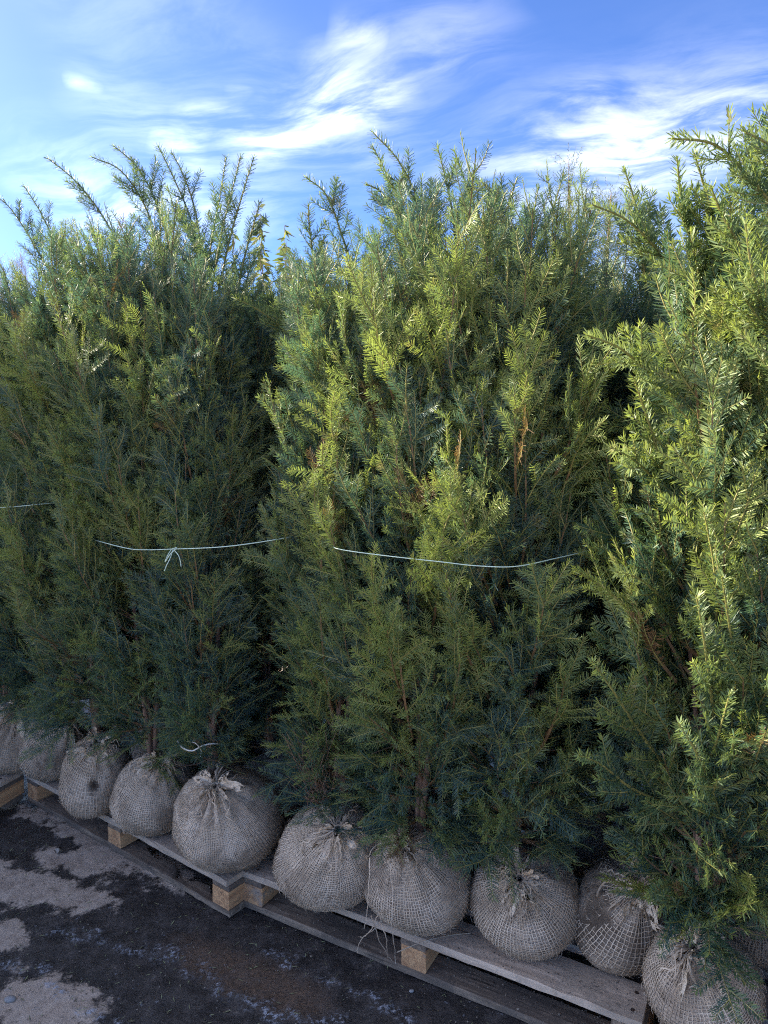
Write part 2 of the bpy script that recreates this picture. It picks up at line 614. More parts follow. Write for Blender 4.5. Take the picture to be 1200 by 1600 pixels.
rust = np.clip(blob(330, 1500, 0.22, 0.09, -0.5) * 1.5 + 0.25 * edge, 0, 1) + np.clip(blob(440, 1545, 0.25, 0.09, -0.55) * 1.7 + 0.2 * edge, 0, 1) + np.clip(blob(90, 1590, 0.12, 0.06, -0.5) * 1.5 + 0.1 * edge, 0, 1) * 0.6
Z = (relief + np.where(dry > 0.3, 0.0025 * np.clip((dry - .3) * 3, 0, 1), 0) + froth * 0.003) * near
V = np.stack([X, Y, Z], -1).reshape(-1, 3)
ny, nx = X.shape
ii = (np.arange(ny - 1)[:, None] * nx + np.arange(nx - 1)[None, :]).ravel()
Fq = np.stack([ii, ii + 1, ii + nx + 1, ii + nx], 1)
g = Geo()
g.add(V, Fq, 0, dry.ravel())

M_GROUND, t, p, o_ = material('wet muddy asphalt')
ob = geo_pos(t)
dryA, sheenA, rustA = t.attr('tint'), t.attr('froth'), t.attr('rust')
n_f = t.noise(ob, 95.0, 6, 0.75)
n_m = t.noise(ob, 17.0, 8, 0.7)
n_l = t.noise(ob, 3.5, 4, 0.6)
n_g = t.noise(ob, 300.0, 3, 0.75)
wetc = t.mix(t.smooth(n_m, 0.38, 0.66), (0.028, 0.024, 0.022), (0.074, 0.062, 0.054))
wetc = t.mix(t.math('MULTIPLY', t.smooth(n_g, 0.62, 0.72), 0.5), wetc, (0.17, 0.145, 0.12))
wetc = t.mix(t.math('MULTIPLY', rustA, t.smooth(n_f, 0.35, 0.65, 0.25, 0.9)), wetc, (0.16, 0.098, 0.06))
dryc = t.mix(t.smooth(n_m, 0.35, 0.7), (0.38, 0.29, 0.215), (0.56, 0.45, 0.345))
dryc = t.mix(t.math('MULTIPLY', t.smooth(n_f, 0.56, 0.70), 0.75), dryc, (0.07, 0.058, 0.05))
dmask = t.smooth(t.math('ADD', dryA, t.math('ADD', t.math('MULTIPLY', t.math('SUBTRACT', n_f, 0.5), 1.1), t.math('MULTIPLY', t.math('SUBTRACT', n_m, 0.5), 2.2))), 0.28, 0.76)
dmask = t.math('MULTIPLY', dmask, t.smooth(t.math('ADD', n_g, t.math('MULTIPLY', n_f, 0.6)), 0.56, 0.80, 0.6, 1.0))
# away from the close view the yard is made paler, to bounce sunlight back
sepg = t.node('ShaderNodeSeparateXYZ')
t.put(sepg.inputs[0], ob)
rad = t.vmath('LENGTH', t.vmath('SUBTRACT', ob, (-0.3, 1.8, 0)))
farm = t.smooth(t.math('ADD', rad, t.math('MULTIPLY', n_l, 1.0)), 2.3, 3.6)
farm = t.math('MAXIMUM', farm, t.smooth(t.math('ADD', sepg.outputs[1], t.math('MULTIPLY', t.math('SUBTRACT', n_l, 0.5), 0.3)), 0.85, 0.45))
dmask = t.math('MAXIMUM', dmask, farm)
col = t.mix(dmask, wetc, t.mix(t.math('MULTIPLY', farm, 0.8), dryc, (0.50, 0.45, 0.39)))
fmask = t.math('MULTIPLY', t.math('MULTIPLY', sheenA, t.smooth(t.noise(ob, 70.0, 5, 0.75), 0.49, 0.57)), t.smooth(t.noise(ob, 12.0, 4, 0.65), 0.40, 0.56))
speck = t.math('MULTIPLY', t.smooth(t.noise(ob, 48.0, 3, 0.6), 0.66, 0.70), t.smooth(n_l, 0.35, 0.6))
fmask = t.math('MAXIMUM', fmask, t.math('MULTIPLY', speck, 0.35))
col = t.mix(fmask, col, (0.42, 0.43, 0.46))  # pale grey-blue stands for sky reflecting off the wet ridges
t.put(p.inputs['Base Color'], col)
rgh = t.math('ADD', t.math('MULTIPLY', dmask, 0.5), t.smooth(n_m, 0.35, 0.65, 0.20, 0.55))
t.put(p.inputs['Roughness'], rgh)
h = t.math('ADD', t.math('MULTIPLY', n_m, 1.2), t.math('ADD', n_f, t.math('MULTIPLY', fmask, 0.8)))
t.put(p.inputs['Normal'], t.bump(t.math('ADD', h, t.math('MULTIPLY', n_g, 0.25)), 0.6, 0.009))
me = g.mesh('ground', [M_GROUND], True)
for nm, arr in (('froth', froth), ('rust', rust)):  # 'froth' holds the painted sky sheen
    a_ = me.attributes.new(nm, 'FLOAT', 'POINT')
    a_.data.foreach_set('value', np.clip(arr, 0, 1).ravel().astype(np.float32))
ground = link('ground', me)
tag(ground, kind='structure')


def ground_z(x, y):
    i = int(np.clip(np.searchsorted(gx, x), 1, nx - 1))
    j = int(np.clip(np.searchsorted(gy, y), 1, ny - 1))
    return float(Z[j, i])


# ------------------------------------------------------------------ pallets
def board(lx, ly, lz, seed, taper=0.0, splinter=0):
    """sawn board with uneven edges; lx long, origin at its low corner"""
    r = np.random.default_rng(seed)
    n = max(2, int(lx / (0.025 if splinter else 0.06)))
    xs = np.linspace(0, lx, n + 1)
    c = 0.0025
    prof = np.array([(0, c), (c, 0), (ly - c, 0), (ly, c), (ly, lz - c), (ly - c, lz), (c, lz), (0, lz - c)])
    v = np.zeros((n + 1, 8, 3))
    v[:, :, 0] = xs[:, None]
    v[:, :, 1] = prof[None, :, 0]
    v[:, :, 2] = prof[None, :, 1]
    wob = r.normal(0, 0.0009, (n + 1, 8, 2))
    v[:, :, 1:] += wob
    if splinter:
        for i in range(n + 1):
            s = xs[i] / lx
            cut = splinter * max(0, min(1, (s - 0.40) * 2.6)) * (0.72 + 0.22 * math.sin(i * 0.9) + r.uniform(-.10, .10)) * (1 if s < 0.95 else 0.2)
            far = prof[:, 0] > ly * 0.5
            v[i, far, 1] -= cut * ly
            v[i, far, 2] -= cut * lz * 0.3 * (prof[far, 1] > lz * .5)
    g = Geo()
    i = np.arange(8)[None, :]
    b = np.arange(n)[:, None] * 8
    j = (i + 1) % 8
    f = np.stack([b + i, b + 8 + i, b + 8 + j, b + j], -1).reshape(-1, 4)
    g.add(v, f)
    e = n * 8
    g.add(np.concatenate([v[0], v[-1]]), np.array([[0, 1, 2, 3], [0, 3, 4, 7], [4, 5, 6, 7], [11, 10, 9, 8], [15, 12, 11, 8], [15, 14, 13, 12]]))
    return g


PL, PD = 1.2, 0.8


def pallet(origin, theta, label, seed, broken=False, deck_mat=None, only=None):
    o = bpy.data.objects.new('pallet', None)
    COL.objects.link(o)
    o.location = (origin[0], origin[1], 0.004)
    o.rotation_euler = (0, 0, theta)
    tag(o, label, 'pallet', 'wooden pallets under the root balls')
    r = np.random.default_rng(seed)
    ys = [0, 0.17, 0.34, 0.51, 0.68]
    for k, y in enumerate(ys):
        w = link('deck_board', board(PL + r.uniform(-.006, .006), 0.12 + r.uniform(-.006, .004), 0.02, seed * 10 + k).mesh('deck_board', [M_DECK]), o, (r.uniform(-.004, .004), y + r.uniform(-.002, .004), 0.1005))
        w.rotation_euler = (0, 0, r.normal(0, 0.002))
    for k, x in enumerate((0.0, 0.5625, 1.125)):
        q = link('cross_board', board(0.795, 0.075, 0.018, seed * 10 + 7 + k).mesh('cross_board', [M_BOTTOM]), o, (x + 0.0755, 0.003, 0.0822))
        q.rotation_euler = (0, 0, math.pi / 2)
        for j, y in enumerate((0.002, 0.33, 0.655)):
            bm = board(0.145, 0.075, 0.0595, seed * 50 + k * 3 + j).mesh('block', [M_BLOCK])
            b = link('block', bm, o, (x + 0.0755 + r.uniform(-.003, .003), y, 0.0222))
            b.rotation_euler = (0, 0, math.pi / 2 + r.normal(0, 0.015))
    for j, y in enumerate((0.0, 0.35, 0.70)):
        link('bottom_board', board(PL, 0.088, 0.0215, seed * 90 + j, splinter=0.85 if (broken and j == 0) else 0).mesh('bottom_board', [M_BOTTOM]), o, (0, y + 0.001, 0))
    # nail heads on the deck over the blocks
    g = Geo()
    for x in (0.035, 0.60, 1.165):
        for y in ys:
            for q in (0.03, 0.09):
                a = np.arange(8) * math.pi / 4
                px_, py_ = x + r.uniform(-.012, .012), y + q
                v = np.stack([px_ + 0.0055 * np.cos(a), py_ + 0.0055 * np.sin(a), np.full(8, 0.1213)], 1)
                g.add(v, np.array([[0, 1, 2, 3], [0, 3, 4, 7], [4, 5, 6, 7]]))
    nm = link('nail', g.mesh('nail', [M_NAIL]), o)
    nm['kind'] = 'stuff'
    return o


M_NAIL, t, p, o_ = material('rusty steel')
t.put(p.inputs['Base Color'], (0.10, 0.07, 0.055))
p.inputs['Metallic'].default_value = 0.6
p.inputs['Roughness'].default_value = 0.6

TH2, TH1 = R(-29.33), R(-36.0)
O2, O1 = (-0.446, 2.097), (-1.447, 2.748)
pal1 = pallet(O1, TH1, 'wooden pallet with a splintered bottom board under the left yews, pale mud before it', 11, broken=True)
pal2 = pallet(O2, TH2, 'dusty wooden pallet with a long bare deck board under the middle yews', 12)
e2 = Vector((O2[0] + math.cos(TH2) * 1.225, O2[1] + math.sin(TH2) * 1.225))
TH3 = R(-27.0)
O3 = (e2.x - 0.01, e2.y - 0.03)
pal3 = pallet(O3, TH3, 'wooden pallet under the near right yew, mostly hidden at the lower right corner', 13)
# pallet 0 shows its short side, running into the picture at the left edge
qa, qb = at_z(0, 1225, 0.12), at_z(37, 1204, 0.12)
dirq = (qb - qa).normalized()
TH0 = math.atan2(dirq.y, dirq.x) - math.pi / 2
back = Vector((qb.x, qb.y)) - Vector((-0.0, 0.0))
O0 = (qb.x - math.cos(TH0) * PL - dirq.x * PD, qb.y - math.sin(TH0) * PL - dirq.y * PD)
pal0 = pallet(O0, TH0, 'wooden pallet cut off by the left edge, turned with its short side to view', 14)


# ------------------------------------------------------------------ root balls
def sphere_noise(seed, k=9, fmin=1.2, fmax=3.2):
    r = np.random.default_rng(seed)
    W_ = r.normal(0, 1, (k, 3))
    W_ = W_ / np.linalg.norm(W_, axis=1, keepdims=True) * r.uniform(fmin, fmax, (k, 1))
    ph = r.uniform(0, 6.28, k)
    a = r.uniform(0.5, 1, k)

    def f(d):
        return (np.sin(d @ W_.T + ph) * a).sum(-1) / k * 1.6
    return f


def make_ball(parent, rx, rz, kdir, seed, cell=0.0075, bare=0.1, net=True, threads=14, lean=(0, 0), sag=0.16, cloth_amt=1.25, hole=None, felt=0.0):
    """a burlapped root ball: origin at its foot; the cloth is drawn up to a knot in direction kdir"""
    r = np.random.default_rng(seed)
    nz = sphere_noise(seed)
    nz2 = sphere_noise(seed + 1, 12, 5, 9)
    nz3 = sphere_noise(seed + 9, 14, 11, 18)
    msk = sphere_noise(seed + 2, 10, 2.5, 6)
    K = np.array(kdir, float)
    K /= np.linalg.norm(K)
    A = norm(np.cross(K, [0, 0, 1.0]) if abs(K[2]) < 0.95 else np.cross(K, [1.0, 0, 0]))
    B = np.cross(K, A)
    npl = r.integers(9, 14)
    if hole is not None:
        HD = np.array([math.cos(hole[0]) * math.cos(hole[1]), math.sin(hole[0]) * math.cos(hole[1]), math.sin(hole[1])])
    php = r.uniform(0, 6.28)

    def surf(d, off=0.0):
        """unit directions -> points"""
        ang = np.arctan2(d @ B, d @ A)
        cosk = np.clip(d @ K, -1, 1)
        dist = np.arccos(cosk)
        pleat = np.sin(ang * npl + php + 2.2 * np.sin(dist * 2.1) + 1.5 * np.sin(ang * 2 + php)) * np.exp(-((dist - 0.42) / 0.38) ** 2) * 0.048
        pleat2 = np.sin(ang * (npl * 2 + 1) + php * 2 + 3 * np.sin(dist * 1.5)) * np.exp(-dist / 0.6) * 0.014
        peak = 0.16 * np.exp(-(dist / 0.30) ** 2)
        rr = 1 + 0.10 * nz(d) + 0.048 * nz2(d) + 0.012 * nz3(d) + pleat + pleat2 + peak
        if hole is not None:
            rr = rr - 0.11 * np.exp(-(np.arccos(np.clip(d @ HD, -1, 1)) / hole[2]) ** 4)
        p_ = d * rr[..., None]
        x, y, z = p_[..., 0], p_[..., 1], p_[..., 2]
        rad_ = 1 + sag * np.clip(-z + 0.15, 0, 1) * (1 - np.clip(-z - 0.3, 0, 1))
        x, y = x * rad_, y * rad_
        z = np.where(z < -0.80, -0.80 + (z + 0.80) * 0.35, z)
        out_ = np.stack([x * rx + lean[0] * (z + 0.8) * rx, y * rx + lean[1] * (z + 0.8) * rx, (z + 0.86) * rz], -1)
        return out_ + d * off

    def dirs(ang, dist):
        return K * np.cos(dist)[..., None] + (A * np.cos(ang)[..., None] + B * np.sin(ang)[..., None]) * np.sin(dist)[..., None]

    nu, nv = (110, 60) if net else (48, 26)
    u = np.arange(nu) * 2 * np.pi / nu
    v = np.linspace(0.03, math.pi - 0.02, nv)
    UU, VV = np.meshgrid(u, v)
    P = surf(dirs(UU, VV))
    g = Geo()
    i = np.arange(nu)[None, :]
    b = np.arange(nv - 1)[:, None] * nu
    j = (i + 1) % nu
    DD = dirs(UU, VV)
    tn = np.full(DD.shape[:2], felt * 0.55) + felt * 0.3 * np.clip(nz2(DD) * 3, -1, 1)
    if hole is not None:
        tn = np.maximum(tn, np.exp(-(np.arccos(np.clip(DD @ HD, -1, 1)) / hole[2]) ** 4))
    g.add(P, np.stack([b + i, b + nu + i, b + nu + j, b + j], -1).reshape(-1, 4), 0, np.clip(tn, 0, 1).ravel())
    ball = link('root_ball', g.mesh('root_ball', [M_SOIL], True), parent)
    if not net:
        ball['weave'] = 1
    # open-weave threads
    g = Geo()
    mer = int(2 * math.pi * rx / cell) if net else 0
    par = int(math.pi * rx / cell) if net else 0
    nzw1, nzw2 = sphere_noise(seed + 5, 8, 2, 5), sphere_noise(seed + 6, 8, 2, 5)
    cell *= 0.74
    wt = min(0.0019, cell * 0.36)

    def thread_grid(ANG, DST, axis):
        """rows of threads as ribbons; axis 1: each row of the arrays is one thread"""
        d0 = dirs(ANG, DST)
        ANG = ANG + 0.10 * nzw1(d0) + r.normal(0, 0.006, ANG.shape)
        DST = DST + 0.08 * nzw2(d0) + r.normal(0, 0.004, DST.shape)
        DST = np.clip(DST, 0.05, math.pi - 0.02)
        d = dirs(ANG, DST)
        P = surf(d, 0.0016 + 0.0012 * r.uniform(0, 1, ANG.shape)[..., None])
        T = norm(np.gradient(P, axis=1))
        Wd = norm(np.cross(T, d)) * (wt * r.uniform(0.32, 0.62, ANG.shape))[..., None]
        n, m = ANG.shape
        vv = np.stack([P - Wd, P + Wd], 2).reshape(-1, 3)
        bb = (np.arange(n)[:, None] * m + np.arange(m - 1)[None, :]) * 2
        f = np.stack([bb, bb + 2, bb + 3, bb + 1], -1).reshape(-1, 4)
        keep = ((msk(d) + r.normal(0, 0.06, d.shape[:-1]))[:, :-1] < (0.75 - bare * 2.2)).reshape(-1)
        if hole is not None:
            keep &= ((np.arccos(np.clip(d @ HD, -1, 1)) + r.normal(0, 0.04, d.shape[:-1]))[:, :-1] > hole[2]).reshape(-1)
        keep &= ((DST[:, :-1] > 0.22) | (r.uniform(0, 1, (n, m - 1)) < 0.8)).reshape(-1)
        g.add(vv, f[keep])

    if net:
        base = np.sort(np.arange(mer) * 2 * np.pi / mer + r.normal(0, 0.006, mer))
        dd = np.linspace(0.12, math.pi - 0.35, par + 14)
        thread_grid(np.repeat(base[:, None], len(dd), 1), np.repeat(dd[None], mer, 0), 0)
        aa = np.linspace(0, 2 * np.pi, mer)
        pb = np.linspace(0.25, math.pi - 0.3, par)
        thread_grid(np.repeat(aa[None], par, 0), np.repeat(pb[:, None], len(aa), 1), 1)
        nt = link('burlap_net', g.mesh('burlap_net', [M_THREAD], False), ball)
        nt['kind'] = 'stuff'
    if not net:
        return ball
    # the knot: gathered cloth flaring out of the neck, a cord round it, frayed threads
    Kp = surf(K[None])[0]
    g = Geo()
    na, nr = 120, 10
    a = np.linspace(0, 2 * np.pi, na, endpoint=False)
    s = np.linspace(0, 1, nr)
    AA, SS = np.meshgrid(a, s)
    flare = 0.006 + SS ** 1.2 * 0.036 * cloth_amt * (1 + 0.35 * np.sin(AA * 2 + seed) + 0.25 * np.sin(AA * 5 + seed * 2) + 0.22 * np.sin(AA * 13 + seed * 3))
    ruff = 0.32 * SS * np.sin(AA * 9 + 1.3 * np.sin(AA * 3 + seed))
    hgt = -0.012 + SS * 0.045 * cloth_amt * (1 + 0.5 * np.sin(AA * 3 + seed * 1.7) + 0.3 * np.sin(AA * 7 + seed)) - SS ** 3 * 0.02
    rr_ = flare * (1 + ruff)
    P = Kp + A * (rr_ * np.cos(AA))[..., None] + B * (rr_ * np.sin(AA))[..., None] + K * hgt[..., None]
    P = P + np.array([0, 0, -0.03]) * (SS ** 2)[..., None] * (0.5 + 0.5 * np.sin(AA + seed))[..., None]
    P[1:] += r.normal(0, 0.0022, P[1:].shape)
    i = np.arange(na)[None, :]
    b = np.arange(nr - 1)[:, None] * na
    j = (i + 1) % na
    f = np.stack([b + i, b + j, b + na + j, b + na + i], -1)
    keep = np.ones(f.shape[:2], bool)
    keep[-1] = r.uniform(0, 1, na) > 0.6
    keep[-2] = r.uniform(0, 1, na) > 0.4
    keep[-3] = r.uniform(0, 1, na) > 0.15
    g.add(P, f[keep])
    kn = link('burlap_knot', g.mesh('burlap_knot', [M_CLOTH], True), ball)
    tw = Geo()
    th = np.linspace(0, 4 * np.pi, 40)
    rp = Kp + A * (np.cos(th) * (0.011 + 0.002 * np.sin(th * 1.3)))[:, None] + B * (np.sin(th) * 0.012)[:, None] + K * (-0.004 + th / 12.6 * 0.01)[:, None]
    tw.add(*path_tube(rp, 0.0022, 5))
    link('tying_cord', tw.mesh('tying_cord', [M_THREAD], True), ball)
    # frayed ends
    fr = Geo()
    for q in range(threads):
        a0 = r.uniform(0, 6.28)
        dst = r.uniform(0.25, 1.1)
        wig = r.normal(0, 0.25, 7)
        ss = np.linspace(0, 1, 9)
        an = a0 + np.cumsum(np.concatenate([[0, 0], wig])) * 0.35
        de = 0.06 + dst * ss * 0.65
        lift = 0.006 + 0.035 * np.sin(ss * math.pi) * r.uniform(0.1, 1.0)
        pp = surf(dirs(an, de))
        pp = pp + norm(dirs(an, de)) * lift[:, None]
        fr.add(*path_tube(crm(pp, 3), r.choice([0.0008, 0.0011, 0.0019]), 4))
    # short fibres standing off the cloth all over
    nf = 420
    d = norm(r.normal(0, 1, (nf, 3)))
    p0 = surf(d)
    tan = norm(np.cross(d, r.normal(0, 1, (nf, 3))))
    ln = r.uniform(0.006, 0.02, nf)[:, None]
    p1 = p0 + d * ln * 0.5 + tan * ln * 0.3
    p2 = p0 + d * ln * 0.35 + tan * ln + np.array([0, 0, -0.004])
    fr.add(*tubes(p0, p1, p2, np.full(nf, 0.0006), np.full(nf, 0.0003), 2, 3))
    fo = link('frayed_thread', fr.mesh('frayed_thread', [M_THREAD]), ball)
    fo['kind'] = 'stuff'
    return ball


# ------------------------------------------------------------------ yew crowns
def env_radius(z, H, zl, Rm):
    s = np.clip((z - zl) / (H - zl), 0, 1)
    return Rm * np.interp(s, [0, 0.08, 0.25, 0.55, 0.8, 1.0], [0.72, 0.88, 1.0, 0.98, 0.80, 0.42])


SPRIG_L = (0.070, 0.100, 0.140, 0.190)
SPRIGS = {}


def build_sprigs(key, mat, nl, nw, spacing, fine):
    """short side shoots with their needle combs; along +X, comb plane XY; used as instances inside a crown"""
    for li, L in enumerate(SPRIG_L):
        for q in range(3):
            r = np.random.default_rng(hash_seed(key, li, q))
            g = Geo()
            P0 = np.zeros((1, 3))
            P1 = np.array([[L * .5, r.normal(0, .05) * L, -0.02 * L]])
            P2 = np.array([[L, r.normal(0, .10) * L, 0.10 * L]])
            N = np.array([[0, 0, 1.0]])
            g.add(*tubes(P0, P1, P2, np.array([0.0017]), np.array([0.0008]), 3, 4), mat=1, tint=0.7)
            needles(g, r, P0, P1, P2, N, np.array([0.12]), np.array([0.1]), spacing, nl, nw, fine=fine)
            m = [0, 1, 3, 4][li]
            if m == 0:
                ob = bpy.data.objects.new('sprig', g.mesh('sprig', [mat, M_TWIG]))
                SPRIGS.setdefault(key, []).append(ob)
                continue
            tt = np.linspace(0.18, 0.66, m) + r.uniform(-.04, .04, m)
            sd = np.where(np.arange(m) % 2 == q % 2, 1.0, -1.0)
            an = r.uniform(R(36), R(56), m)
            b0 = bez(np.repeat(P0, m, 0), np.repeat(P1, m, 0), np.repeat(P2, m, 0), tt)
            L2 = L * (0.62 - 0.45 * tt) * r.uniform(.8, 1.25, m)
            D = np.stack([np.cos(an), sd * np.sin(an), r.normal(0.03, .12, m)], 1)
            c2 = b0 + D * L2[:, None] * .5
            e2 = b0 + D * L2[:, None] + np.array([0.12, 0, 0.06]) * L2[:, None]
            g.add(*tubes(b0, c2, e2, np.full(m, .0012), np.full(m, .0006), 2, 3), mat=1, tint=0.85)
            needles(g, r, b0, c2, e2, np.repeat(N, m, 0), np.full(m, .1), np.full(m, .15), spacing, nl * .95, nw, fine=fine)
            ob = bpy.data.objects.new('sprig', g.mesh('sprig', [mat, M_TWIG]))
            SPRIGS.setdefault(key, []).append(ob)


def hash_seed(key, a, b):
    return sum(ord(c) for c in key) * 101 + a * 17 + b


def crown_tree(key):
    ng = bpy.data.node_groups.new('crown_sprays_' + key, 'GeometryNodeTree')
    ng.interface.new_socket('Geometry', in_out='INPUT', socket_type='NodeSocketGeometry')
    ng.interface.new_socket('Geometry', in_out='OUTPUT', socket_type='NodeSocketGeometry')
    N, Lk = ng.nodes, ng.links
    gi, go = N.new('NodeGroupInput'), N.new('NodeGroupOutput')
    join = N.new('GeometryNodeJoinGeometry')

    def attr(name, typ):
        a = N.new('GeometryNodeInputNamedAttribute')
        a.data_type = typ
        a.inputs['Name'].default_value = name
        return a.outputs['Attribute']
    var = attr('variant', 'INT')
    sc = attr('spray_scale', 'FLOAT')
    rot = attr('spray_rot', 'FLOAT_VECTOR')
    e2r = N.new('FunctionNodeEulerToRotation')
    Lk.new(rot, e2r.inputs[0])
    for k, ob in enumerate(SPRIGS[key]):
        cmp_ = N.new('FunctionNodeCompare')
        cmp_.data_type = 'INT'
        cmp_.operation = 'EQUAL'
        ia = [i for i in cmp_.inputs if i.enabled and i.type == 'INT']
        Lk.new(var, ia[0])
        ia[1].default_value = k + 1
        oi = N.new('GeometryNodeObjectInfo')
        oi.inputs['Object'].default_value = ob
        inst = N.new('GeometryNodeInstanceOnPoints')
        Lk.new(gi.outputs[0], inst.inputs['Points'])
        Lk.new(cmp_.outputs[0], inst.inputs['Selection'])
        Lk.new(oi.outputs['Geometry'], inst.inputs['Instance'])
        Lk.new(e2r.outputs[0], inst.inputs['Rotation'])
        Lk.new(sc, inst.inputs['Scale'])
        Lk.new(inst.outputs[0], join.inputs[0])
    Lk.new(gi.outputs[0], join.inputs[0])
    Lk.new(join.outputs[0], go.inputs[0])
    return ng


def add_sprays(o, key):
    m = o.modifiers.new('sprays', 'NODES')
    m.node_group = CROWN_NG[key]


def build_crown(seed, H=2.05, zl=0.30, Rm=0.27, nb=90, spacing=0.0035, nl=0.0180, nw=0.0021, sub=True, fine=False, mat=None, lat_sp=0.032, young=0.0, top_shoots=8, leaders=0):
    r = np.random.default_rng(seed)
    g = Geo()
    # ---- primary branches
    z0 = zl - 0.05 + (H * 0.80 - zl) * (np.arange(nb) + r.uniform(0, 1, nb)) / nb
    nlow = nb // 4
    nup = nb - nlow
    z0[:nup] = zl - 0.05 + (H * 0.84 - zl) * (np.arange(nup) + r.uniform(0, 1, nup)) / nup
    z0[-nlow:] = zl - 0.08 + 0.30 * r.uniform(0, 1, nlow) ** 1.2
    phi = np.arange(nb) * 2.39996 + r.normal(0, 0.35, nb)
    up = np.interp((z0 - zl) / (H - zl), [0, 0.15, 0.5, 1], [0.06, 0.24, 0.40, 0.46]) * r.uniform(0.7, 1.35, nb)
    z1 = np.minimum(z0 + up, H + r.uniform(-0.12, 0.08, nb))
    Rr = env_radius(z1, H, zl, Rm) * r.uniform(0.72, 1.12, nb)
    low = np.clip(1 - (z0 - zl) / 0.25, 0, 1)
    z1 -= low * 0.03
    Rr = Rr * (1 - 0.30 * low)
    start = np.stack([0.035 * np.cos(phi), 0.035 * np.sin(phi), z0], 1)
    end = np.stack([Rr * np.cos(phi), Rr * np.sin(phi), z1], 1)
    ctrl = np.stack([Rr * 0.72 * np.cos(phi + r.normal(0, .2, nb)), Rr * 0.72 * np.sin(phi), z0 + (z1 - z0) * 0.30], 1)
    # leaders at the top
    nt = top_shoots
    pt = r.uniform(0, 6.28, nt)
    s0 = np.stack([0.05 * np.cos(pt), 0.05 * np.sin(pt), H * r.uniform(0.62, 0.86, nt)], 1)
    rt = Rm * r.uniform(0.2, 0.95, nt)
    s2 = np.stack([rt * np.cos(pt), rt * np.sin(pt), H + r.uniform(-0.08, 0.13 if nt < 12 else 0.21, nt)], 1)
    s1 = np.stack([rt * 0.7 * np.cos(pt), rt * 0.7 * np.sin(pt), (s0[:, 2] + s2[:, 2]) / 2], 1)
    P0, P1, P2 = np.concatenate([start, s0]), np.concatenate([ctrl, s1]), np.concatenate([end, s2])
    if leaders:
        # long upright shoots standing off the crown's face
        k_ = leaders
        pa = r.uniform(0, 6.28, k_)
        za = zl + 0.25 + (H - zl - 0.55) * r.uniform(0, 1, k_)
        ra = env_radius(za, H, zl, Rm)
        lz = r.uniform(0.20, 0.36, k_)
        q0 = np.stack([ra * .45 * np.cos(pa), ra * .45 * np.sin(pa), za - 0.06], 1)
        q2 = np.stack([ra * r.uniform(1.0, 1.22, k_) * np.cos(pa), ra * r.uniform(1.0, 1.22, k_) * np.sin(pa), za + lz], 1)
        q1 = np.stack([ra * 0.98 * np.cos(pa), ra * 0.98 * np.sin(pa), za + lz * 0.30], 1)
        P0, P1, P2 = np.concatenate([P0, q0]), np.concatenate([P1, q1]), np.concatenate([P2, q2])
    n = len(P0)
    g.add(*tubes(P0, P1, P2, np.full(n, 0.0045), np.full(n, 0.0012), 5, 3), mat=1, tint=0.1)
    outw = norm(P2 * np.array([1, 1, 0]) + 1e-6)
    bage = np.clip(r.normal(0.12 + young, 0.15, n), 0, 1)
    if leaders:
        bage[-leaders:] += 0.25
    Nn = norm(outw * 0.7 + np.array([0, 0, 0.6]) + r.normal(0, 0.25, (n, 3)))
    needles(g, r, P0, P1, P2, Nn, np.full(n, 0.85), bage + 0.1, spacing * 0.9, nl, nw, t0=0.42, fine=fine)
    # ---- laterals
    Lb = 0.5 * (np.linalg.norm(P1 - P0, axis=1) + np.linalg.norm(P2 - P1, axis=1) + np.linalg.norm(P2 - P0, axis=1))
    cnt = np.maximum((Lb * 0.86 / lat_sp).astype(int), 3)
    idx = np.repeat(np.arange(n), cnt)
    k = np.arange(len(idx)) - np.repeat(np.cumsum(cnt) - cnt, cnt)
    tt = 0.12 + 0.84 * (k + r.uniform(0, 1, len(idx))) / cnt[idx]
    m = len(idx)
    base = bez(P0[idx], P1[idx], P2[idx], tt)
    T = dbez(P0[idx], P1[idx], P2[idx], tt)
    N0 = Nn[idx]
    B = norm(np.cross(T, N0))
    N1 = np.cross(B, T)
    ro = r.normal(0, 0.75, m) + np.where(k % 2 == 0, 0, np.pi)
    out = B * np.cos(ro)[:, None] + N1 * np.sin(ro)[:, None]
    an = r.uniform(R(20), R(44), m)
    D = norm(T * np.cos(an)[:, None] + out * np.sin(an)[:, None])
    L = (0.06 + 0.125 * np.sqrt(np.clip(1 - tt, 0, 1))) * r.uniform(0.55, 1.3, m)
    lowm = np.clip(1 - (base[:, 2] - zl) / 0.3, 0, 1)
    tipv = base + D * L[:, None] + np.array([0, 0, 1.0]) * (L * (0.30 - 0.40 * lowm))[:, None]
    ctl = base + D * (L * 0.55)[:, None]
    ow = norm(base * np.array([1, 1, 0]) + 1e-6)
    NL = norm(ow * 0.75 + np.array([0, 0, 0.55]) + r.normal(0, 0.35, (m, 3)))
    rad = r.uniform(0, 0.22, m)
    lage = np.clip(bage[idx] + r.normal(0.03, 0.13, m), 0, 1)
    # every side shoot is one spray: direction, comb plane, length class
    dx = norm(tipv - base)
    dz = norm(NL - dx * (NL * dx).sum(1, keepdims=True))
    dy = np.cross(dz, dx)
    ey = np.arcsin(np.clip(-dx[:, 2], -1, 1))
    ez = np.arctan2(dx[:, 1], dx[:, 0])
    ex = np.arctan2(dy[:, 2], dz[:, 2])
    cls = np.abs(L[:, None] - np.array(SPRIG_L)[None]).argmin(1)
    var = 1 + cls * 3 + r.integers(0, 3, m)
    scl = np.clip(L / np.array(SPRIG_L)[cls], 0.75, 1.2)
    me = g.mesh('crown', [mat or M_NEEDLE, M_TWIG])
    nv = len(me.vertices)
    me.vertices.add(m)
    co = np.empty((nv + m) * 3, np.float32)
    me.vertices.foreach_get('co', co)
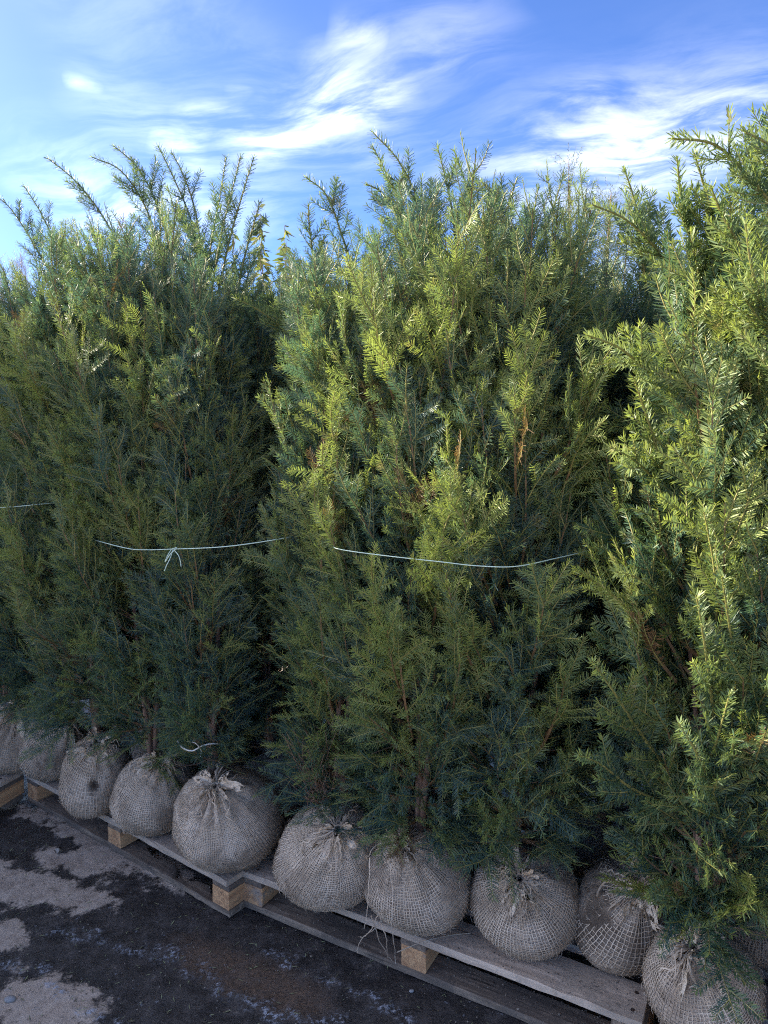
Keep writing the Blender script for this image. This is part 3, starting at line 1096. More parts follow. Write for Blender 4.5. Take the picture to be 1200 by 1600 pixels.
    co[nv * 3:] = base.astype(np.float32).ravel()
    me.vertices.foreach_set('co', co)
    a_ = me.attributes.new('variant', 'INT', 'POINT')
    a_.data.foreach_set('value', np.concatenate([np.zeros(nv), var]).astype(np.int32))
    a_ = me.attributes.new('spray_scale', 'FLOAT', 'POINT')
    a_.data.foreach_set('value', np.concatenate([np.zeros(nv), scl]).astype(np.float32))
    a_ = me.attributes.new('age', 'FLOAT', 'POINT')
    a_.data.foreach_set('value', np.concatenate([np.zeros(nv), np.where(r.uniform(0, 1, m) < 0.013, -1.0, np.clip(lage, -.2, 1))]).astype(np.float32))
    a_ = me.attributes.new('spray_rot', 'FLOAT_VECTOR', 'POINT')
    a_.data.foreach_set('vector', np.concatenate([np.zeros((nv, 3)), np.stack([ex, ey, ez], 1)]).astype(np.float32).ravel())
    me.update()
    return me


def build_trunk(seed, H, ztop=0.22):
    r = np.random.default_rng(seed)
    g = Geo()
    for k in range(4):
        a = r.uniform(0, 6.28)
        top = H * (0.93 if k == 0 else r.uniform(0.6, 0.85))
        sp = 0.02 if k == 0 else r.uniform(0.04, 0.09)
        pts = [(0, 0, ztop), (0.012 * math.cos(a), 0.012 * math.sin(a), ztop + 0.1)]
        for s in (0.3, 0.55, 0.8, 1.0):
            pts.append((sp * s ** 0.7 * math.cos(a) + r.normal(0, .008), sp * s ** 0.7 * math.sin(a) + r.normal(0, .008), ztop + (top - ztop) * s))
        pts = crm(pts, 5)
        rad = np.linspace(0.017 if k == 0 else 0.011, 0.0025, len(pts))
        g.add(*path_tube(pts, rad, 7))
    # bare twigs low on the stem
    n = 26
    ph = r.uniform(0, 6.28, n)
    z = r.uniform(ztop + 0.05, ztop + 0.5, n)
    d = np.stack([np.cos(ph), np.sin(ph), r.uniform(-0.2, 0.7, n)], 1)
    p0 = np.stack([0 * z, 0 * z, z], 1)
    L = r.uniform(0.08, 0.2, n)[:, None]
    g.add(*tubes(p0, p0 + d * L * 0.5 + r.normal(0, .012, (n, 3)), p0 + d * L, np.full(n, 0.0022), np.full(n, 0.0008), 4, 4))
    return g.mesh('trunk', [M_BARK], True)


def build_shoot(pts, seed, mat, nl=0.022, nw=0.0029, spacing=0.0042, laterals=5, young=0.35, fine=False):
    """a long leader: world points base..tip"""
    r = np.random.default_rng(seed)
    q = crm(pts, 6)
    g = Geo()
    rad = np.linspace(0.0040, 0.0015, len(q))
    g.add(*path_tube(q, rad, 5), mat=1, tint=0.75)
    L = np.linalg.norm(np.diff(q, axis=0), axis=1).sum()
    a, b = q[:-1], q[1:]
    n = len(a)
    Nn = np.tile(norm(np.array([0.1, -0.9, 0.5])), (n, 1)) + r.normal(0, 0.1, (n, 3))
    age = np.linspace(young * 0.6, young + 0.25, n)
    mid = (a + b) / 2
    needles(g, r, a[:-1], mid[:-1], b[:-1], norm(Nn)[:-1], np.full(n - 1, 0.75), age[:-1], spacing, nl, nw, fine=fine, seg=True)
    needles(g, r, a[-1:], mid[-1:], b[-1:], norm(Nn)[-1:], np.ones(1), age[-1:], spacing * 0.6, nl * 0.8, nw, fine=fine)
    m = laterals
    if m:
        tt = r.uniform(0.02, 0.62, m)
        ix = (tt * (n - 1)).astype(int)
        T = norm(b[ix] - a[ix])
        side = r.choice([-1, 1], m)
        B = norm(np.cross(T, norm(np.array([[0.1, -0.9, 0.4]])) + r.normal(0, .4, (m, 3))))
        an = r.uniform(R(25), R(50), m)
        D = norm(T * np.cos(an)[:, None] + B * (side * np.sin(an))[:, None])
        Ll = (L * 0.10 + 0.05) * (1 - tt) * r.uniform(0.7, 1.4, m) + 0.03
        p0 = a[ix]
        p1 = p0 + D * (Ll * .5)[:, None]
        p2 = p0 + D * Ll[:, None] + np.array([0, 0, .2]) * Ll[:, None]
        g.add(*tubes(p0, p1, p2, np.full(m, 0.0016), np.full(m, 0.0008), 2, 3), mat=1, tint=0.8)
        needles(g, r, p0, p1, p2, norm(np.tile([0.1, -0.8, 0.6], (m, 1)) + r.normal(0, .2, (m, 3))), np.full(m, 0.4), np.full(m, young + 0.1), spacing, nl, nw, fine=fine)
    me = g.mesh('shoot', [mat, M_TWIG])
    return me


# ------------------------------------------------------------------ the front row, from left to right
def solve_ball(cx_, cy_, w, h, zbase=0.125):
    rx_ = 0.14
    rz_ = 0.13
    for _ in range(20):
        p_ = at_z(cx_, cy_ + h / 2, zbase + 0.22 * rz_)
        aw = Vector((p_.x, p_.y, 0)).normalized()
        c_ = Vector((p_.x, p_.y, 0)) + aw * rx_ * 0.93
        rx_ = 0.5 * rx_ + 0.5 * (w / 2 * (c_.y / ray(cx_, cy_).y) / FPX)
        zt = at_y(cx_, cy_ - h / 2, c_.y + 0.25 * rx_).z
        rz_ = 0.5 * rz_ + 0.5 * (zt - zbase) / 1.88
    return Vector((c_.x, c_.y, zbase + rz_)), rx_, rz_


TOPY = [530, 470, 400, 370, 450, 440, 345, 365, 480, 360]
front = [
    # cx, cy, w, h, knot px offset azimuth deg (0 = towards camera), knot elevation, cell, bare, H, label
    dict(px=(22, 1148, 118, 118), kn=(10, 55), cell=.0105, bare=.05, H=1.95, Rm=.26, lab='yew at the left edge, on the turned pallet, its burlap knot frayed'),
    dict(px=(92, 1160, 104, 112), kn=(20, 50), cell=.0085, bare=.16, H=1.95, Rm=.25, lab='yew second from the left edge, root ball smooth and felted on its left side'),
    dict(px=(152, 1208, 108, 132), kn=(0, 58), cell=.0105, bare=.14, H=1.95, Rm=.25, lab='yew whose burlap root ball has a torn hole in front'),
    dict(px=(243, 1238, 134, 136), kn=(5, 62), cell=.0078, bare=.04, H=1.98, Rm=.25, lab='yew with a round, closely netted root ball left of the pallet joint'),
    dict(px=(362, 1283, 168, 168), kn=(-18, 60), cell=.0068, bare=.02, H=1.95, Rm=.165, lab='yew with the plump root ball at the right end of the splintered pallet'),
    dict(px=(508, 1335, 172, 192), kn=(0, 50), cell=.0068, bare=.10, H=2.02, Rm=.19, lab='yew with a muddy sagging root ball at the left end of the middle pallet'),
    dict(px=(658, 1374, 172, 186), kn=(-20, 55), cell=.0090, bare=.10, H=2.1, Rm=.25, lab='yew whose root ball trails bare roots over the pallet edge'),
    dict(px=(815, 1408, 166, 188), kn=(-8, 48), cell=.0085, bare=.13, H=2.03, Rm=.23, lab='yew third on the middle pallet, burlap tied high above a bare deck board'),
    dict(px=(962, 1432, 150, 186), kn=(20, 55), cell=.0120, bare=.30, H=2.0, Rm=.13, lab='yew with a dark felted root ball at the right end of the middle pallet'),
    dict(px=(1092, 1545, 176, 205), kn=(-25, 60), cell=.0092, bare=.0, H=1.92, Rm=.215, lab='near yew at the lower right corner with pale netting on its root ball'),
]

trees = []
build_sprigs('front', M_NEEDLE, 0.0180, 0.0020, 0.0034, False)
build_sprigs('near', M_NEEDLE_R, 0.0205, 0.0022, 0.0034, True)
build_sprigs('rear', M_NEEDLE, 0.0180, 0.0024, 0.0040, False)
CROWN_NG = {k: crown_tree(k) for k in SPRIGS}


def new_tree(loc, label, group, rz=0.0, scale=1.0):
    o = bpy.data.objects.new('yew_tree', None)
    COL.objects.link(o)
    o.location = loc
    o.rotation_euler = (0, 0, rz)
    o.scale = (scale, scale, scale)
    tag(o, label, 'yew tree', group)
    return o


GF = 'burlapped yews standing along the front of the pallets'
ZD = 0.1250
for i, f in enumerate(front):
    c_, rx, rz_ = solve_ball(*f['px'])
    tree = new_tree((c_.x, c_.y, ZD), f['lab'], GF)
    f['H'] = at_y(f['px'][0], TOPY[i], c_.y + 0.05).z - ZD - 0.11
    to_cam = math.atan2(-c_.y, -c_.x) + R(f['kn'][0])
    el = R(f['kn'][1])
    kd = (math.cos(to_cam) * math.cos(el), math.sin(to_cam) * math.cos(el), math.sin(el))
    make_ball(tree, rx * 0.97, rz_, kd, 100 + i * 7, f['cell'], f['bare'], threads=34, sag=(0.10, 0.2, 0.12, 0.15, 0.16, 0.22, 0.14, 0.18, 0.1, 0.14)[i],
              lean=((0, 0), (.05, 0), (0, .08), (.05, 0), (-.04, 0), (.14, -.05), (-.05, .04), (.03, 0), (.1, 0), (.05, 0))[i],
              hole=(to_cam - 0.08, 0.05, 0.17) if i == 2 else None, felt=(0, .35, .2, 0, 0, .3, .15, .25, .9, 0)[i])
    f.update(pos=c_, rx=rx, rz=rz_, tree=tree)
    rightm = i == 9
    skey = 'near' if rightm else 'front'
    me = build_crown(300 + i, leaders=[10, 24, 30, 30, 12, 14, 34, 30, 6, 30][i], top_shoots=20, H=f['H'], zl=rz_ * 1.8 + [.12, .12, .12, .10, .10, .07, .07, .10, .20, .10][i], Rm=f['Rm'], nb=125, lat_sp=0.040 if rightm else 0.032, mat=M_NEEDLE_R if rightm else M_NEEDLE, fine=rightm,
                     nl=0.0205 if rightm else 0.0175, nw=0.0023 if rightm else 0.0021, young=[.0, .05, .08, .08, .0, .10, .14, .12, -.08, .12][i])
    cr = link('crown', me, tree)
    add_sprays(cr, skey)
    cr['kind'] = 'stuff'
    cr_off = {4: (-.07, .04, 0), 5: (.05, .03, 0), 7: (-.03, .0, 0), 8: (.04, .30, 0)}.get(i, (0, 0, 0))
    cr.location = cr_off
    link('trunk', build_trunk(500 + i, f['H'], rz_ * 1.6), tree, cr_off)
    trees.append(tree)

# shared crowns for the rows behind
VAR = [build_crown(700 + k, H=2.0, zl=0.34, Rm=0.26, nb=78, spacing=0.0046, nw=0.0025, lat_sp=0.032) for k in range(3)]
VTR = [build_trunk(720 + k, 2.0, 0.22) for k in range(3)]
BALLG = []
_tmp = new_tree((0, 0, -50), 'tmp', None)
for k in range(2):
    b_ = make_ball(_tmp, 0.135, 0.135, (0.3, -0.5, 0.8), 900 + k, net=False)
    BALLG.append(b_.data)
    bpy.data.objects.remove(b_)
bpy.data.objects.remove(_tmp)
# their burlap: same jute, close-woven look at that distance
M_WEAVE, t, p, o_ = material('close jute weave')
ob = geo_pos(t)
wv = []
for ax in range(3):
    sp_ = t.node('ShaderNodeSeparateXYZ')
    t.put(sp_.inputs[0], t.vmath('ADD', ob, t.vmath('SCALE', t.noise(ob, 12, 2, out='Color'), scale=0.02)))
    wv.append(t.math('ABSOLUTE', t.math('SINE', t.math('MULTIPLY', sp_.outputs[ax], 440.0))))
k_ = t.math('MAXIMUM', t.math('MAXIMUM', wv[0], wv[1]), wv[2])
c = t.mix(t.smooth(k_, 0.80, 0.99), (0.15, 0.115, 0.085), (0.46, 0.38, 0.29))
t.put(p.inputs['Base Color'], c)
p.inputs['Roughness'].default_value = 0.95
t.put(p.inputs['Normal'], t.bump(k_, 0.6, 0.004))
for b_ in BALLG:
    b_.materials[0] = M_WEAVE


def plain_tree(x, y, label, group, k, scale=1.0, rz=None, r_=random, z=ZD, trunk=True):
    o = new_tree((x, y, z), label, group, r_.uniform(0, 6.28) if rz is None else rz, scale)
    c1 = link('crown', VAR[k % 3], o)
    add_sprays(c1, 'rear')
    c1['kind'] = 'stuff'
    link('trunk', VTR[k % 3], o)
    link('root_ball', BALLG[k % 2], o)
    return o


random.seed(5)
LAB_B = 'yew in the dense rows behind the front yews, only part of its dark crown showing'
GB = 'yews in the rows behind the front row'
placed = [(f['pos'].x, f['pos'].y) for f in front]
kk = 0


def row(P, th, depths, xs, jit=0.025, scale=(0.93, 1.04)):
    global kk
    for d_ in depths:
        for a in xs:
            x = P[0] + math.cos(th) * a - math.sin(th) * d_ + random.uniform(-jit, jit)
            y = P[1] + math.sin(th) * a + math.cos(th) * d_ + random.uniform(-jit, jit)
            if min(math.hypot(x - q[0], y - q[1]) for q in placed) < 0.22:
                continue
            placed.append((x, y))
            ytop = random.uniform(355, 430) if x > -1.3 else random.uniform(430, 480)
            pxx = 600 + 1110 * x / y
            if 340 < pxx < 520 or 860 < pxx < 980:
                ytop = random.uniform(410, 450)
            sc_ = min(random.uniform(*scale), (at_y(600, ytop, y).z - ZD) / 2.1)
            plain_tree(x, y, LAB_B, GB, kk, sc_)
            kk += 1


q = at_z(893, 1287, 0.26)
placed.append((q.x, q.y))
plain_tree(q.x, q.y, 'yew behind the gap between the last two front balls of the middle pallet', GB, 1, 0.9)
row(O1, TH1, (0.40, 0.67), (0.12, 0.40, 0.70, 1.02))
row(O2, TH2, (0.40, 0.67), (0.14, 0.44, 0.76, 1.08))
row(O3, TH3, (0.40, 0.67), (0.16, 0.46, 0.78))
# the next line of pallets further back and to the left
row(O1, TH1, (1.15, 1.75), (-0.9, -0.45, 0.0, 0.45, 0.9, 1.35), 0.05)
row(O2, TH2, (1.15, 1.75), (0.3, 0.75, 1.2, 1.65, 2.1), 0.05)
row(O1, TH1, (0.15, 0.6), (-0.95, -0.62, -0.30), 0.03)

# near right yews beyond the frame edge whose crowns lean into view
for (a, d_, k, lab) in ((0.50, 0.10, 21, 'near yew cut off by the right edge, its long shoots arching left against the sky'),):
    x = O3[0] + math.cos(TH3) * a - math.sin(TH3) * d_
    y = O3[1] + math.sin(TH3) * a + math.cos(TH3) * d_
    tr = new_tree((x, y, ZD), lab, GF)
    make_ball(tr, 0.135, 0.14, (-0.3, -0.6, 0.8), 177, 0.009, 0.1)
    c1 = link('crown', build_crown(321, H=at_y(1200, 345, y).z - ZD - 0.06, zl=0.3, Rm=0.23, nb=120, lat_sp=0.040, leaders=26, mat=M_NEEDLE_R, fine=True, nl=0.0205, nw=0.0023, young=0.12), tr)
    c1['kind'] = 'stuff'
    add_sprays(c1, 'near')
    link('trunk', build_trunk(522, 1.95), tr)
    near_right = tr

# unseen taller yews added at the left, heights set to shade the lower half
sx, sy = SUN_DIR.x / math.hypot(SUN_DIR.x, SUN_DIR.y), SUN_DIR.y / math.hypot(SUN_DIR.x, SUN_DIR.y)
nxp, nyp = -sy, sx
if nyp < 0:
    nxp, nyp = -nxp, -nyp
LAB_T = 'unseen taller yew added at the left to shade the pallets'
for i, q in enumerate(np.arange(0.78, 3.5, 0.29)):
    Hq = float(np.interp(q, [0.8, 1.2, 1.45, 1.6, 1.75, 1.95, 2.1, 2.25, 2.45, 2.8, 3.6], [2.9, 2.6, 2.50, 2.98, 3.30, 3.00, 2.35, 2.05, 2.3, 2.9, 3.1]))
    for j, dd_ in enumerate((4.3, 4.65)):
        x = sx * dd_ + nxp * (q + 0.15 * j) 
        y = sy * dd_ + nyp * (q + 0.15 * j)
        plain_tree(x, y, LAB_T, 'unseen taller yews added for shade', i + j, Hq / 2.05, z=0.0)

# ------------------------------------------------------------------ long shoots that stand out, each traced in space
# (tree index, depth Y at base, depth at tip, [pixels base..tip], young, laterals)
SH = [
    (0, 3.1, 3.0, [(95, 455), (55, 385), (20, 330), (-5, 306)], .25, 6),
    (1, 3.0, 2.85, [(125, 470), (95, 400), (65, 335), (38, 291)], .25, 6),
    (2, 2.9, 2.75, [(215, 440), (165, 345), (120, 285), (74, 247)], .25, 7),
    (2, 2.85, 2.7, [(262, 430), (230, 330), (190, 268), (143, 245)], .3, 6),
    (3, 2.85, 2.75, [(275, 420), (245, 320), (215, 262), (178, 228)], .3, 6),
    (3, 2.75, 2.65, [(318, 450), (300, 350), (272, 280), (247, 228)], .3, 6),
    (3, 2.72, 2.66, [(318, 420), (305, 330), (285, 270), (268, 238)], .3, 3),
    (4, 2.55, 2.5, [(318, 470), (330, 380), (345, 300), (353, 246)], .3, 3),
    (4, 2.5, 2.45, [(330, 460), (345, 370), (362, 300), (376, 244)], .3, 3),
    (4, 2.5, 2.42, [(340, 460), (360, 370), (380, 300), (396, 247)], .3, 3),
    (4, 2.5, 2.45, [(370, 460), (385, 390), (398, 345), (406, 316)], .2, 3),
    (5, 2.35, 2.25, [(560, 450), (535, 370), (510, 305), (478, 277)], .3, 6),
    (5, 2.3, 2.2, [(495, 470), (490, 410), (483, 350), (482, 320)], .3, 5),
    (6, 2.25, 2.15, [(700, 440), (665, 340), (625, 255), (583, 207)], .35, 9),
    (6, 2.25, 2.18, [(665, 420), (635, 340), (603, 270), (582, 228)], .35, 7),
    (6, 2.3, 2.25, [(660, 400), (625, 340), (595, 300), (572, 288)], .35, 5),
    (6, 2.2, 2.15, [(715, 420), (708, 340), (695, 275), (683, 227)], .3, 6),
    (7, 2.15, 2.1, [(775, 430), (750, 350), (727, 285), (709, 234)], .3, 6),
    (7, 2.1, 2.05, [(800, 430), (785, 350), (768, 300), (752, 284)], .3, 5),
    (7, 2.05, 2.0, [(778, 430), (785, 360), (798, 310), (808, 278)], .3, 5),
    (8, 2.0, 1.95, [(800, 470), (815, 400), (832, 340), (841, 292)], .3, 5),
    (8, 1.95, 1.9, [(825, 480), (845, 400), (865, 325), (881, 270)], .3, 5),
    (8, 1.9, 1.85, [(905, 480), (895, 420), (885, 370), (878, 330)], .3, 5),
    (9, 1.6, 1.5, [(1080, 470), (1035, 400), (980, 345), (926, 320)], .4, 8),
    (9, 1.7, 1.65, [(1010, 450), (1000, 380), (990, 310), (975, 264)], .4, 7),
    (9, 1.5, 1.42, [(1110, 500), (1085, 400), (1065, 310), (1058, 248)], .4, 9),
    (9, 1.5, 1.40, [(1130, 480), (1120, 370), (1100, 290), (1085, 240)], .4, 8),
    (10, 1.3, 1.2, [(1260, 380), (1180, 290), (1120, 228), (1050, 216)], .4, 8),
    (10, 1.28, 1.2, [(1290, 330), (1240, 260), (1200, 225), (1165, 207)], .4, 6),
    (10, 1.35, 1.3, [(1250, 520), (1180, 420), (1130, 340), (1110, 290)], .45, 9),
    (10, 1.3, 1.22, [(1230, 620), (1200, 500), (1175, 420), (1165, 350)], .5, 9),
    (9, 1.52, 1.38, [(1075, 640), (1020, 590), (970, 545), (918, 524)], .5, 7),
    (9, 1.52, 1.38, [(1060, 780), (1020, 745), (985, 715), (955, 700)], .5, 5),
    (9, 1.52, 1.40, [(1070, 820), (1040, 740), (1010, 650), (990, 590)], .5, 6),
    (9, 1.52, 1.38, [(1080, 980), (1040, 940), (1000, 905), (962, 893)], .5, 5),
    (9, 1.5, 1.40, [(1040, 1200), (990, 1130), (955, 1075), (925, 1033)], .45, 5),
    (9, 1.5, 1.40, [(1050, 1260), (985, 1230), (940, 1195), (905, 1180)], .3, 5),
    (9, 1.42, 1.26, [(1120, 1180), (1112, 1090), (1100, 1000), (1088, 930)], .4, 8),
    (9, 1.42, 1.26, [(1150, 1150), (1150, 1060), (1140, 980), (1128, 900)], .4, 8),
    (9, 1.42, 1.28, [(1090, 1300), (1100, 1220), (1122, 1150), (1140, 1085)], .3, 9),
    (9, 1.40, 1.27, [(1140, 1330), (1120, 1260), (1095, 1190), (1060, 1130)], .3, 9),
    (9, 1.42, 1.28, [(1110, 1020), (1120, 950), (1115, 880), (1100, 800)], .4, 8),
    (9, 1.42, 1.28, [(1150, 960), (1165, 880), (1170, 800), (1160, 730)], .4, 8),
    (7, 1.95, 1.82, [(790, 800), (805, 730), (825, 665), (858, 628)], .75, 6),
    (7, 1.95, 1.80, [(800, 820), (815, 780), (828, 735), (844, 692)], .75, 4),
    (7, 1.95, 1.82, [(838, 1030), (843, 980), (855, 950), (887, 935)], .8, 3),
    (7, 2.0, 1.88, [(735, 720), (760, 640), (780, 540), (790, 455)], .55, 6),
    (6, 2.1, 1.95, [(760, 620), (735, 530), (715, 460), (700, 400)], .55, 6),
    (6, 2.1, 1.98, [(690, 720), (665, 640), (650, 570), (655, 500)], .55, 6),
    (5, 2.15, 2.02, [(520, 760), (495, 730), (460, 712), (425, 705)], .5, 4),
    (5, 2.2, 2.05, [(540, 840), (505, 760), (485, 700), (478, 665)], .75, 6),
    (5, 2.15, 2.05, [(600, 760), (570, 680), (560, 610), (563, 555)], .55, 6),
    (5, 2.25, 2.1, [(520, 600), (470, 545), (420, 495), (366, 464)], .5, 7),
    (5, 2.2, 2.1, [(525, 930), (522, 900), (524, 870), (524, 845)], .75, 2),
    (4, 2.5, 2.35, [(440, 700), (425, 650), (405, 615), (390, 592)], .7, 3),
    (3, 2.75, 2.6, [(300, 700), (265, 620), (250, 540), (255, 490)], .4, 6),
    (2, 2.9, 2.7, [(200, 720), (160, 640), (135, 560), (120, 500)], .4, 6),
    (1, 2.95, 2.75, [(130, 860), (100, 790), (85, 740), (72, 700)], .4, 5),
    (1, 2.95, 2.75, [(75, 900), (55, 860), (45, 820), (42, 790)], .5, 4),
]
alltr = trees + [near_right]
for i, (ti, ya, yb, px, yg, nlat) in enumerate(SH):
    T_ = alltr[ti]
    n = len(px)
    pts = [at_y(x, y, ya + (yb - ya) * k / (n - 1)) - T_.location for k, (x, y) in enumerate(px)]
    rt = ti >= 9
    o = link('shoot', build_shoot([tuple(q) for q in pts], 1000 + i, M_NEEDLE_R if rt else M_NEEDLE, laterals=int(nlat * 1.7), young=yg, fine=rt, nl=0.0225 if rt else 0.024, nw=0.0024 if rt else 0.0024, spacing=0.0022), T_)

# dead bare twigs low on the left side of the middle group
g = Geo()
rr = np.random.default_rng(91)
T_ = trees[5]
n = 60
b0 = np.array([tuple(at_y(rr.uniform(480, 530), rr.uniform(1215, 1275), front[5]['pos'].y - 0.02) - T_.location) for _ in range(n)])
e0 = np.array([tuple(at_y(rr.uniform(440, 530), rr.uniform(1140, 1240), front[5]['pos'].y - rr.uniform(0.05, 0.2)) - T_.location) for _ in range(n)])
g.add(*tubes(b0, (b0 + e0) / 2 + rr.normal(0, 0.012, (n, 3)), e0, np.full(n, 0.0014), np.full(n, 0.0006), 5, 4))
tw_ = link('dead_twig', g.mesh('dead_twig', [M_BARK], True), T_)
tw_['kind'] = 'stuff'

# roots trailing from the third-pallet ball, and its hanging cord
g = Geo()
f6 = front[6]
rr = np.random.default_rng(77)
for px in ([(590, 1425), (580, 1450), (562, 1475), (560, 1490)], [(580, 1430), (590, 1470), (605, 1490), (612, 1500)], [(600, 1420), (595, 1440), (575, 1460), (565, 1465)], [(590, 1430), (600, 1460), (603, 1480), (604, 1496)], [(613, 1350), (612, 1400), (611, 1450), (616, 1505)], [(576, 1340), (578, 1390), (577, 1420), (570, 1450)]):
    pts = [at_y(x + rr.uniform(-3, 3), y, f6['pos'].y - f6['rx'] - 0.02 + 0.0 * k) - f6['tree'].location for k, (x, y) in enumerate(px)]
    q = crm([tuple(p) for p in pts], 5)
    q += rr.normal(0, 0.0012, q.shape)
    g.add(*path_tube(q, np.linspace(0.0016, 0.0007, len(q)), 5))
ro = link('trailing_root', g.mesh('trailing_root', [M_THREAD], True), f6['tree'])
ro['kind'] = 'stuff'

# ------------------------------------------------------------------ string tied round the groups
M_STRING, t, p, o_ = material('pale green baling string')
t.put(p.inputs['Base Color'], (0.50, 0.64, 0.54))
p.inputs['Roughness'].default_value = 0.5


def string(pxd, label, extra=(), rad=0.0011, name='tie_string', cat='string', push=0.90):
    PUSH = push
    pts = crm([tuple(at_y(x, y, d * PUSH)) for x, y, d in pxd], 8)
    g = Geo()
    o = bpy.data.objects.new(name, None)
    COL.objects.link(o)
    o.location = tuple(pts[0])
    g.add(*path_tube(pts - pts[0], rad, 6))
    link('strand', g.mesh('strand', [M_STRING], True), o)
    for nm, e in extra:
        q = crm([tuple(at_y(x, y, d * PUSH)) for x, y, d in e], 6)
        g = Geo()
        g.add(*path_tube(q - pts[0], rad * 0.9, 6))
        link(nm, g.mesh(nm, [M_STRING], True), o)
    tag(o, label, cat, 'strings tied round the yews' if cat == 'string' else None)
    return o


string([(515, 850, 2.20), (530, 858, 1.86), (600, 868, 1.78), (690, 878, 1.74), (745, 884, 1.72), (806, 885, 1.70), (870, 872, 1.75), (942, 855, 1.85), (980, 845, 2.05)], 'pale string tied tight round the middle yews at waist height')
string([(130, 838, 2.85), (145, 843, 2.55), (200, 857, 2.42), (232, 859, 2.36), (268, 858, 2.28), (340, 855, 2.2), (400, 848, 2.2), (470, 836, 2.25), (500, 828, 2.4)], 'pale string with a loose bow tied round the left yews', push=0.865, rad=0.0013,
       extra=(('bow_loop', [(268, 858, 2.27), (262, 868, 2.25), (258, 878, 2.25), (266, 866, 2.24), (276, 856, 2.25), (268, 858, 2.27)]),
              ('loose_end', [(270, 859, 2.27), (266, 872, 2.24), (260, 884, 2.24), (257, 892, 2.24)]),
              ('loose_end', [(272, 859, 2.27), (279, 868, 2.25), (282, 878, 2.25), (283, 885, 2.25)])))
string([(-20, 794, 2.7), (20, 792, 2.68), (60, 788, 2.68), (90, 785, 2.75), (110, 782, 2.9)], 'thin string across the shaded yews at the left edge', rad=0.0014, push=0.85)
M_PLASTIC, t, p, o_ = material('white plastic cord')
t.put(p.inputs['Base Color'], (0.72, 0.70, 0.62))
p.inputs['Roughness'].default_value = 0.45
pts = crm([tuple(at_y(x, y, d)) for x, y, d in [(277, 1157, 2.15), (285, 1168, 2.12), (300, 1173, 2.11), (315, 1166, 2.11), (330, 1162, 2.12), (348, 1163, 2.14)]], 6)
g = Geo()
g.add(*path_tube(pts - pts[0], 0.0024, 6))
q = crm([tuple(at_y(x, y, d)) for x, y, d in [(292, 1158, 2.12), (305, 1161, 2.11), (314, 1172, 2.11), (313, 1182, 2.11)]], 6)
g.add(*path_tube(q - pts[0], 0.0012, 5))
tag(link('plastic_cord', g.mesh('plastic_cord', [M_PLASTIC], True), None, tuple(pts[0])), 'curl of white plastic cord caught in the low branches above the plump root ball', 'cord')
# a limp strand lying over the bare deck board
pts = crm([tuple(at_z(x, y, z)) for x, y, z in [(620, 1488, 0.118), (660, 1472, 0.124), (700, 1462, 0.126), (735, 1458, 0.127)]], 6)
g = Geo()
g.add(*path_tube(pts - pts[0], 0.0015, 5))
tag(link('jute_strand', g.mesh('jute_strand', [M_THREAD], True), None, tuple(pts[0])), 'limp jute strand lying on the deck board of the middle pallet', 'twine')

# ------------------------------------------------------------------ litter on the ground
M_LITTER, t, p, o_ = material('fallen needles')
t.put(p.inputs['Base Color'], t.mix(t.attr('tint'), (0.10, 0.075, 0.045), (0.36, 0.40, 0.20)))
p.inputs['Roughness'].default_value = 0.6
rr = np.random.default_rng(4)
n = 2800
px_ = rr.uniform(-1.9, 0.7, n)
py_ = rr.uniform(0.9, 2.9, n)
zz = np.array([ground_z(a, b) for a, b in zip(px_, py_)]) + 0.003
an = rr.uniform(0, 6.28, n)
L = rr.uniform(0.006, 0.026, n)
d = np.stack([np.cos(an), np.sin(an), rr.uniform(-.05, .15, n)], 1)
w = np.stack([-np.sin(an), np.cos(an), 0 * an], 1) * rr.uniform(0.0006, 0.0017, n)[:, None]
c0 = np.stack([px_, py_, zz], 1)
v = np.stack([c0 - d * L[:, None] / 2, c0 + w, c0 + d * L[:, None] / 2, c0 - w], 1)
g = Geo()
g.add(v, np.arange(n)[:, None] * 4 + np.array([[0, 1, 2, 3]]), 0, np.repeat(np.clip(rr.beta(0.6, 1.2, n), 0, 1), 4))
tag(link('fallen_needles', g.mesh('fallen_needles', [M_LITTER])), 'yew needles and bits of twig scattered over the wet ground', 'litter', kind='stuff')

# crumbs of earth on the yard and on the pallets
M_CRUMB, t, p, o_ = material('earth crumbs')
t.put(p.inputs['Base Color'], t.mix(t.attr('tint'), (0.07, 0.052, 0.038), (0.30, 0.24, 0.18)))
p.inputs['Roughness'].default_value = 0.95


def crumbs(c0, size, r, name, label):
    n = len(c0)
    octv = np.array([(1, 0, 0), (-1, 0, 0), (0, 1, 0), (0, -1, 0), (0, 0, 1), (0, 0, -.6)])
    v = c0[:, None] + octv[None] * size[:, None, None] * r.uniform(0.5, 1.2, (n, 6, 1))
    f = np.array([[0, 2, 4], [2, 1, 4], [1, 3, 4], [3, 0, 4], [2, 0, 5], [1, 2, 5], [3, 1, 5], [0, 3, 5]])
    g = Geo()
    g.add(v, (np.arange(n)[:, None, None] * 6 + f[None]).reshape(-1, 3), 0, np.repeat(r.uniform(0, 1, n), 6))
    return tag(link(name, g.mesh(name, [M_CRUMB])), label, 'soil', kind='stuff')


